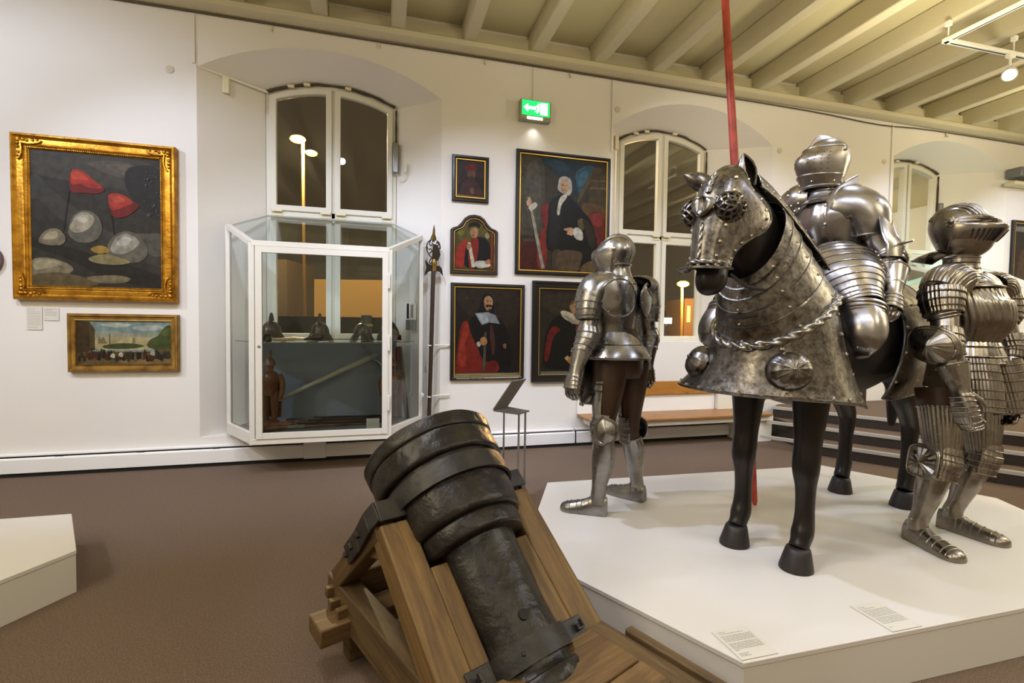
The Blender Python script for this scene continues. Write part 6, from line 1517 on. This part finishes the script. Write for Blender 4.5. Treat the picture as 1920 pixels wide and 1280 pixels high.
# ears
for sg, tip in ((1, at(1394,289,2.12)), (-1, at(1283,327,2.22))):
    b0 = at(1401,341,2.13) if sg > 0 else at(1333,350,2.22); dv = tip-b0; L = dv.length; t = dv.normalized(); op_ = (hx_*.35+hy_*sg*.9); e1 = (op_-t*op_.dot(t)).normalized(); e2 = t.cross(e1); rg = []
    for s, r in ((-.12,.030),(.05,.036),(.25,.042),(.45,.041),(.65,.033),(.85,.018),(1,.003)):
        rg.append([b0+t*(L*s)-e1*(r*.9*math.cos(a))+e2*(r*math.sin(a)) for a in [-2.35+4.7*j/18 for j in range(19)]])
    mb = MB().loft(rg, False); mb.tube([r[0] for r in rg]+[r[-1] for r in rg[::-1]], .0035, 6); mb.tube(rg[0], .006, 6); build('ear_guard', mb, ET, ch, solid=.003)
# bit rings and reins
mb = MB(); mb.tube(cr([tuple(h3(1.24,.072,1.36)), tuple(h3(1.18,.11,1.31)), tuple(h3(1.10,.14,1.30))],4), .007, 6); build('bit', mb, M['strap'], HT)
# ---- crupper over the hindquarters
rg = []
for x, a_, b_, zc in cr([(-.30,.300,.375,1.06),(-.45,.312,.40,1.06),(-.65,.315,.40,1.07),(-.85,.295,.36,1.08),(-1.02,.23,.27,1.10),(-1.12,.12,.14,1.14)], 4):
    A = 2.22; rg.append([h3(x+.34*(abs(t)/A)**1.5*(1 if x > -.5 else .35), a_*(1.0+.10*(abs(t)/A)**3)*math.sin(t), zc+b_*math.cos(t)-.10*max(0,abs(t)-1.57)) for t in [-A+2*A*j/40 for j in range(41)]])
mb = MB().loft(rg, False)
for ring in (rg[0], rg[-1]): mb.tube(ring, .005, 6)
mb.tube([r[0] for r in rg], .005, 6); mb.tube([r[-1] for r in rg], .005, 6)
rivets(mb, [p+(p-h3(-.6,0,1.05)).normalized()*.004 for p in rg[1][2:40:3]], .008)
for jj in (11, 29): mb.tube([r[jj]+(r[jj]-h3(-.6,0,1.05)).normalized()*.003 for r in rg], .003, 4); rivets(mb, [r[jj]+(r[jj]-h3(-.6,0,1.05)).normalized()*.004 for r in rg[1::3]], .008)
for ii in (9,): mb.tube([p+(p-h3(-.6,0,1.05)).normalized()*.003 for p in rg[ii]], .003, 4)
build('rump_plate', mb, [M['steel2'], RV], HT, solid=.004)
# saddle
mb = MB(); rg = []
for x, z, w_ in cr([(.28,1.50,.16),(.22,1.44,.20),(.10,1.405,.24),(-.05,1.40,.25),(-.18,1.44,.24),(-.26,1.54,.22)], 4): rg.append([h3(x, w_*math.sin(a), z-.11*(1-math.cos(a))) for a in [-1.4+2.8*j/16 for j in range(17)]])
mb.loft(rg, False); build('saddle', mb, M['leather'], HT, solid=.02)
for sg in (1,):
    pass

# ================================================================== mounted armour
def rider():
    T = thing('rider_armour', tuple(h3(-.02,0,1.42)), 'bright steel jousting armour seated on the armoured horse', 'armour')
    S = M['steel3']; F = V((math.cos(R(196)),math.sin(R(196)),0)); Lf = V((-F.y,F.x,0))
    t0 = 2.78
    pel = h3(-.02,0,1.52); wst = at(1562,466,t0); che = at(1562,420,t0); nk = at(1547,362,t0-.02)
    build('mannequin_trunk', shell([(pel-Z*.07,.15,.13,.13),(pel+Z*.04,.17,.13,.14),(wst,.13,.11,.10)], F, 24, 4), M['leather'], T)
    bk = [(wst-Z*.02,.145,.125,.11),(wst+Z*.05,.155,.155,.12),(che+Z*.0,.185,.18,.13),(che+Z*.06,.19,.17,.13),(che+Z*.11,.165,.135,.12),(nk-Z*.02,.10,.10,.10)]
    rg = rings_of(bk, F, 48, 5, crestline(.10,.22)); mb = MB().loft(rg); rim(mb, rg[0], .005); cu = build('cuirass', mb, S, T, solid=.003)
    gd = [(nk-Z*.07,.125,.13,.12),(nk-Z*.03,.095,.10,.095),(nk+Z*.02,.080,.088,.078),(nk+Z*.055,.078,.088,.076)]
    mb = lames(gd, F, 4, 40, .02, None, None, True); rg = rings_of(gd, F, 40, 4); rim(mb, rg[-1], .006); build('gorget', mb, S, T, solid=.003)
    b = MB(); p = at(1549,402,2.60); b.tube(cr([tuple(p+Z*.05),tuple(p+F*.01),tuple(p-Z*.05),tuple(p-Z*.07-Lf*.01)],4), .007, 6); rivets(b, [p+F*.008+Z*q for q in (.05,.0,-.05)], .010, 0); build('fastening', b, S, cu)
    # helmet
    hc = at(1546,308,t0-.02); fr = head_frame(hc, R(180), R(2)); C, f, l, u = fr
    keys = [(-.14,.095,.085,.090,0),(-.11,.105,.095,.095,0),(-.05,.115,.115,.105,0),(.01,.118,.130,.115,0),(.06,.112,.128,.110,0),(.10,.088,.108,.088,0),(.128,.05,.07,.052,-.01),(.140,.004,.01,.006,-.015)]
    rg = stack(fr, keys, 48, 1.0, 4); mb = MB().loft(rg); hel = build('helmet', mb, S, T, solid=.002)
    build('comb', comb_plate(fr, [(.07,.11),(.115,.075),(.138,.03),(.137,-.03),(.11,-.085),(.06,-.125)], .020), S, hel)
    vk = [(-.13,.122,.02,.098,0),(-.09,.150,.02,.112,0),(-.03,.182,.02,.122,0),(.01,.176,.02,.126,0),(.045,.140,.02,.125,0),(.068,.124,.02,.119,0)]
    rg = stack(fr, vk, 36, 1.7, 4, None, (-1.62,1.62)); mb = MB().loft(rg, False); mb.tube(rg[-1], .0045, 6); mb.tube(rg[0], .004, 6); mb.tube([r[0] for r in rg], .003, 5); mb.tube([r[-1] for r in rg], .003, 5)
    vz = build('visor', mb, S, hel, solid=.003)
    b = MB(); rn = random.Random(2)
    for sg in (1,-1):
        b = MB()
        for k in range(7):
            for m_ in range(4):
                jr = rg[2+k*2] if 2+k*2 < len(rg) else rg[-1]; q = jr[18+sg*(4+2*m_)]; nb = (q-C).normalized(); b.ball(q+nb*.0005, .0036, 6)
        build('breath_holes', b, M['inside'], vz)
    for sd in (1,-1): build('pivot', MB().lathe(C+u*.045+l*.118*sd, l*sd, [(0,.018),(.008,.015),(.016,.006)], 14, cap=(False,True)), M['rivet'], vz)
    b = MB(); b.tube([C-f*.125+u*.05, C-f*.145+u*.05], .004, 6); b.ball(C-f*.150+u*.05, .011, 8); build('rear_knob', b, M['rivet'], hel)
    b = MB(); ring = stack(fr, [(-.145,.115,.098,.10,0),(-.145,.115,.098,.10,0)], 40, 1.1, 1)[0]; b.tube(ring, .009, 8, closed=True); build('neck_roll', b, S, hel)
    bv = stack(fr, [(-.145,.115,.095,.10,0),(-.12,.135,.05,.105,0),(-.085,.155,.03,.115,0)], 40, 1.3, 4, None, (-1.9,1.9)); b = MB().loft(bv, False); rim(b, bv[-1], .003, closed=False); rivets(b, [bv[4][i]+(bv[4][i]-C).normalized()*.002 for i in range(6,36,9)], .004); build('chin_plate', b, [S, RV], hel, solid=.003)
    # shoulders
    sh = {1: at(1614,402,2.66), -1: at(1489,397,2.93)}; el = {1: at(1668,482,2.58), -1: at(1462,480,2.92)}; wr = {1: at(1676,545,2.46), -1: at(1452,540,2.86)}
    lb_ = on_z(1415,946,PZ); lt_ = at(1359,-10,2.95); lp_ = lb_+(lt_-lb_)*((1.56-PZ)/(lt_.z-lb_.z)); wr[-1] = lp_+(el[-1]-lp_).normalized()*.105-Lf*.02
    s = sh[1]; out = Lf
    pk = [(s-out*.17+Z*.02+F*.03,.105,.13,.12),(s-out*.11+Z*.035+F*.02,.128,.150,.14),(s-out*.05+Z*.03+F*.01,.132,.145,.14),(s+out*.015-Z*.005,.118,.128,.125),(s+out*.045-Z*.07,.098,.104,.102),(s+out*.05-Z*.125,.080,.086,.084)]
    rg = rings_of(pk, F, 48, 6); mb = MB().loft(rg); rim(mb, rg[-1], .0045); rim(mb, rg[0], .004); pa = build('grand_pauldron', mb, S, T, solid=.004)
    hp0, hp1, hp2 = at(1549,385,2.60), at(1606,331,2.66), at(1614,352,2.66); hp3 = at(1556,398,2.59)
    lo = [at(1548,388,2.61), at(1566,378,2.63), at(1588,364,2.655), at(1613,353,2.67)]; hi = [at(1551,379,2.61), at(1566,356,2.64), at(1586,341,2.67), at(1608,329,2.69)]
    rgs = [[tuple(p) for p in cr([tuple(q) for q in lo], 4)], [tuple(V(a)*.5+V(b_)*.5+F*.006) for a, b_ in zip(cr([tuple(q) for q in lo],4), cr([tuple(q) for q in hi],4))], [tuple(p) for p in cr([tuple(q) for q in hi], 4)]]
    mb = MB().loft([[V(p) for p in r] for r in rgs], False); mb.tube(rgs[2], .004, 6); build('shoulder_guard', mb, S, pa, solid=.005)
    b = MB(); st_ = at(1641,380,2.545)
    b.prism([st_+Lf*a+Z*c for a, c in ((-.012,.0),(0,-.010),(.016,.016),(.004,.006),(.002,.014),(-.003,.004))], F*.003); build('stamped_mark', b, M['inside'], pa)
    s = sh[-1]; out = -Lf
    pk = [(s-out*.13+Z*.04,.09,.12,.11),(s-out*.07+Z*.045,.108,.135,.125),(s-out*.01+Z*.02,.105,.12,.115),(s+out*.03-Z*.04,.09,.1,.098),(s+out*.035-Z*.10,.076,.08,.08)]
    rg = rings_of(pk, F, 40, 5); mb = MB().loft(rg); rim(mb, rg[-1], .004); rim(mb, rg[0], .004); rivets(mb, [rg[3][i]+F*.006 for i in (2,5,38,36,8)]+[rg[7][i]+F*.006 for i in (2,5,38,36)], .006); build('pauldron', mb, [S, RV], T, solid=.003)
    for sd in (1,-1):
        s, e, w_ = sh[sd], el[sd], wr[sd]; out = Lf*sd; ud = (e-s).normalized(); fd_ = (w_-e).normalized()
        mb = lames([(s+ud*.06+out*.03,.070,.074),(s+(e-s)*.7,.064,.066),(e-ud*.01,.058,.06)], F, 3, 30, .06); build('rerebrace', mb, S, T, solid=.003)
        mb = lames([(e-ud*.05,.066,.070),(e,.070,.078),(e+fd_*.05,.064,.068)], F, 3, 30, .05); co = build('couter', mb, S, T, solid=.003)
        if sd > 0:
            A0 = at(1652,452,2.50); wg = []
            top = [(1653,391),(1646,410),(1650,436),(1668,456)]; tp2 = [(1668,389),(1663,412),(1672,436),(1692,460)]
            for (a, b_, d1), (c_, d_, d2) in (((1655,388,2.60),(1669,388,2.64)),((1650,408,2.52),(1670,412,2.60)),((1655,436,2.45),(1680,440,2.55)),((1664,458,2.42),(1695,462,2.52)),((1664,480,2.42),(1694,482,2.52))):
                p, q = at(a,b_,d1), at(c_,d_,d2); wg.append([p+(q-p)*k+(F*.8+Lf*.4).normalized()*(.028*math.sin(PI*k)) for k in [i/6 for i in range(7)]])
            mb = MB().loft(wg, False); mb.tube([r[0] for r in wg], .004, 6); mb.tube([r[-1] for r in wg], .004, 6); mb.tube(wg[0], .004, 6); build('elbow_guard', mb, S, co, solid=.004)
            b = MB(); p = at(1690,457,2.48); b.tube([p-Lf*.02, p+Lf*.05+Z*.012], [.009,.007], 8); build('peg', b, RV, co)
        g = [(e+fd_*.03,.056,.058),(e+fd_*.09,.055,.058),(w_-fd_*.03,.044,.046)]
        build('vambrace', shell(g, F, 28, 4), S, T, solid=.003)
        hdir = (fd_*.75-Z*.4+F*.15).normalized() if sd > 0 else fd_; palm = ((-out)*.8-Z*.1-F*.3); palm = (palm-hdir*palm.dot(hdir)).normalized(); sv = (-F-hdir*(-F).dot(hdir)); sv = (sv-palm*sv.dot(palm)).normalized()
        gauntlet(T, S, w_, hdir, palm, sv, e, 1.0, .75 if sd > 0 else 1.1, (.052,.075,.135))
    # thighs: great laminated tassets
    for sd in (1,-1):
        if sd > 0: a0, a1, a2, a3 = at(1560,488,2.65), at(1582,530,2.52), at(1611,580,2.40), at(1614,618,2.36)
        else: 
            a0, a1, a2, a3 = h3(.12,-.17,1.55), h3(.34,-.30,1.40), h3(.50,-.36,1.24), h3(.55,-.37,1.14)
        hb2 = h3(-.02,.09*sd,1.56); kneep = a3+F*.02
        outv = Lf*sd; rf = (F*.6+outv*.8).normalized()
        mb = lames([(a0+Z*.03,.13,.115,.11),(a0+(a1-a0)*.35,.198,.160,.13),(a1,.188,.154,.12),(a1+(a2-a1)*.6,.132,.118,.105),(a2,.108,.098,.09)], rf, 14, 48, .014, er=.0018)
        rivets(mb, [rings_of([(a0,.134,.12,.11),(a0+(a1-a0)*.35,.202,.164,.13),(a1,.192,.158,.12)], rf, 48, 4)[k][6 if sd < 0 else 42] for k in range(1,9)], .006)
        ts = build('thigh_lames', mb, [S, RV], T, solid=.003)
        build('leather_leg', shell([(hb2,.10,.11,.11),((hb2+a2)*.5,.085,.085,.085),(a3,.06,.06,.06)], rf, 20, 4), M['leather'], T)
        kd = (a3-a2).normalized()
        mb = lames([(a2-kd*.01,.112,.102,.09),(a2+kd*.045,.108,.100,.088)], rf, 3, 36, .035); build('knee_lames', mb, S, ts, solid=.003)
        b1 = a3+Z*.0
        kr = [(a2+kd*.03,.108,.100,.088),(a3,.106,.112,.085),(a3-Z*.05,.088,.112,.07),(a3-Z*.10,.050,.098,.05),(a3-Z*.135+F*.01,.016,.07,.03)]
        mb = MB().loft(rings_of(kr, rf, 36, 5, crestline(.06,.3)), True, False, True); po = build('poleyn', mb, S, T, solid=.003)
        b = MB(); rivets(b, [r for r in [rings_of(kr, rf, 36, 5)[k][j] for k, j in ((3,4),(3,8),(14,2),(15,35),(13,5))]], .006, 0); build('rivets', b, RV, po)
        wc = at(1636,612,2.33) if sd > 0 else a3+outv*.10; nv = (outv*.85+F*.35).normalized(); e1 = (Z-nv*Z.dot(nv)).normalized(); e2 = nv.cross(e1); rgs = []
        for rr, dp in ((1,0),(.9,.010),(.5,.022),(.02,.03)): rgs.append([wc+e1*(.075*rr*math.cos(2*PI*j/28))+e2*(.045*rr*math.sin(2*PI*j/28))+nv*(dp) for j in range(28)])
        mb = MB().loft(rgs, True, False, True); rim(mb, rgs[0], .006); build('knee_disc', mb, M['steel2'], po, solid=.002)
        # calf hanging at the horse's side
        k0 = a3-Z*.08-F*.03; k1 = k0-Z*.36-F*.12-outv*.06
    fb = wst-Z*.06
    mb = lames([(wst,.148,.13,.115),(wst-Z*.05,.17,.15,.13),(wst-Z*.10,.19,.165,.145)], F, 3, 44, .02); build('fauld', mb, S, T, solid=.003)
    b = MB(); p = at(1568,462,2.58); b.tube(cr([tuple(p-Lf*.03),tuple(p+Z*.02),tuple(p+Lf*.03)],4), .006, 6); b.ball(p-Lf*.03, .011, 8); b.ball(p+Lf*.03, .011, 8); build('buckle', b, S, cu)
rider()
# ---- lance standing on the podium at the horse's right side
lb = on_z(1415,946,PZ); lt = at(1359,-10,2.95); dl = lt-lb; le = lb+dl*((4.0-PZ)/dl.z) if dl.z else lt
t = thing('lance', (lb.x,lb.y,PZ), 'long red painted lance standing upright behind the horse head', 'lance')
dn = (le-lb).normalized()
pr = [(0,.012),(.03,.018),(.25,.022),(.6,.030),(.9,.034),(1.0,.033),(1.2,.026),(2.2,.024),(3.0,.022),((le-lb).length,.019)]
build('shaft', MB().lathe(lb+Z*.001, dn, pr, 16, cap=(True,True)), M['red'], t)
build('grip_ring', MB().lathe(lb, dn, [(1.30,.027),(1.305,.04),(1.32,.04),(1.325,.027)], 16), M['steel'], t)
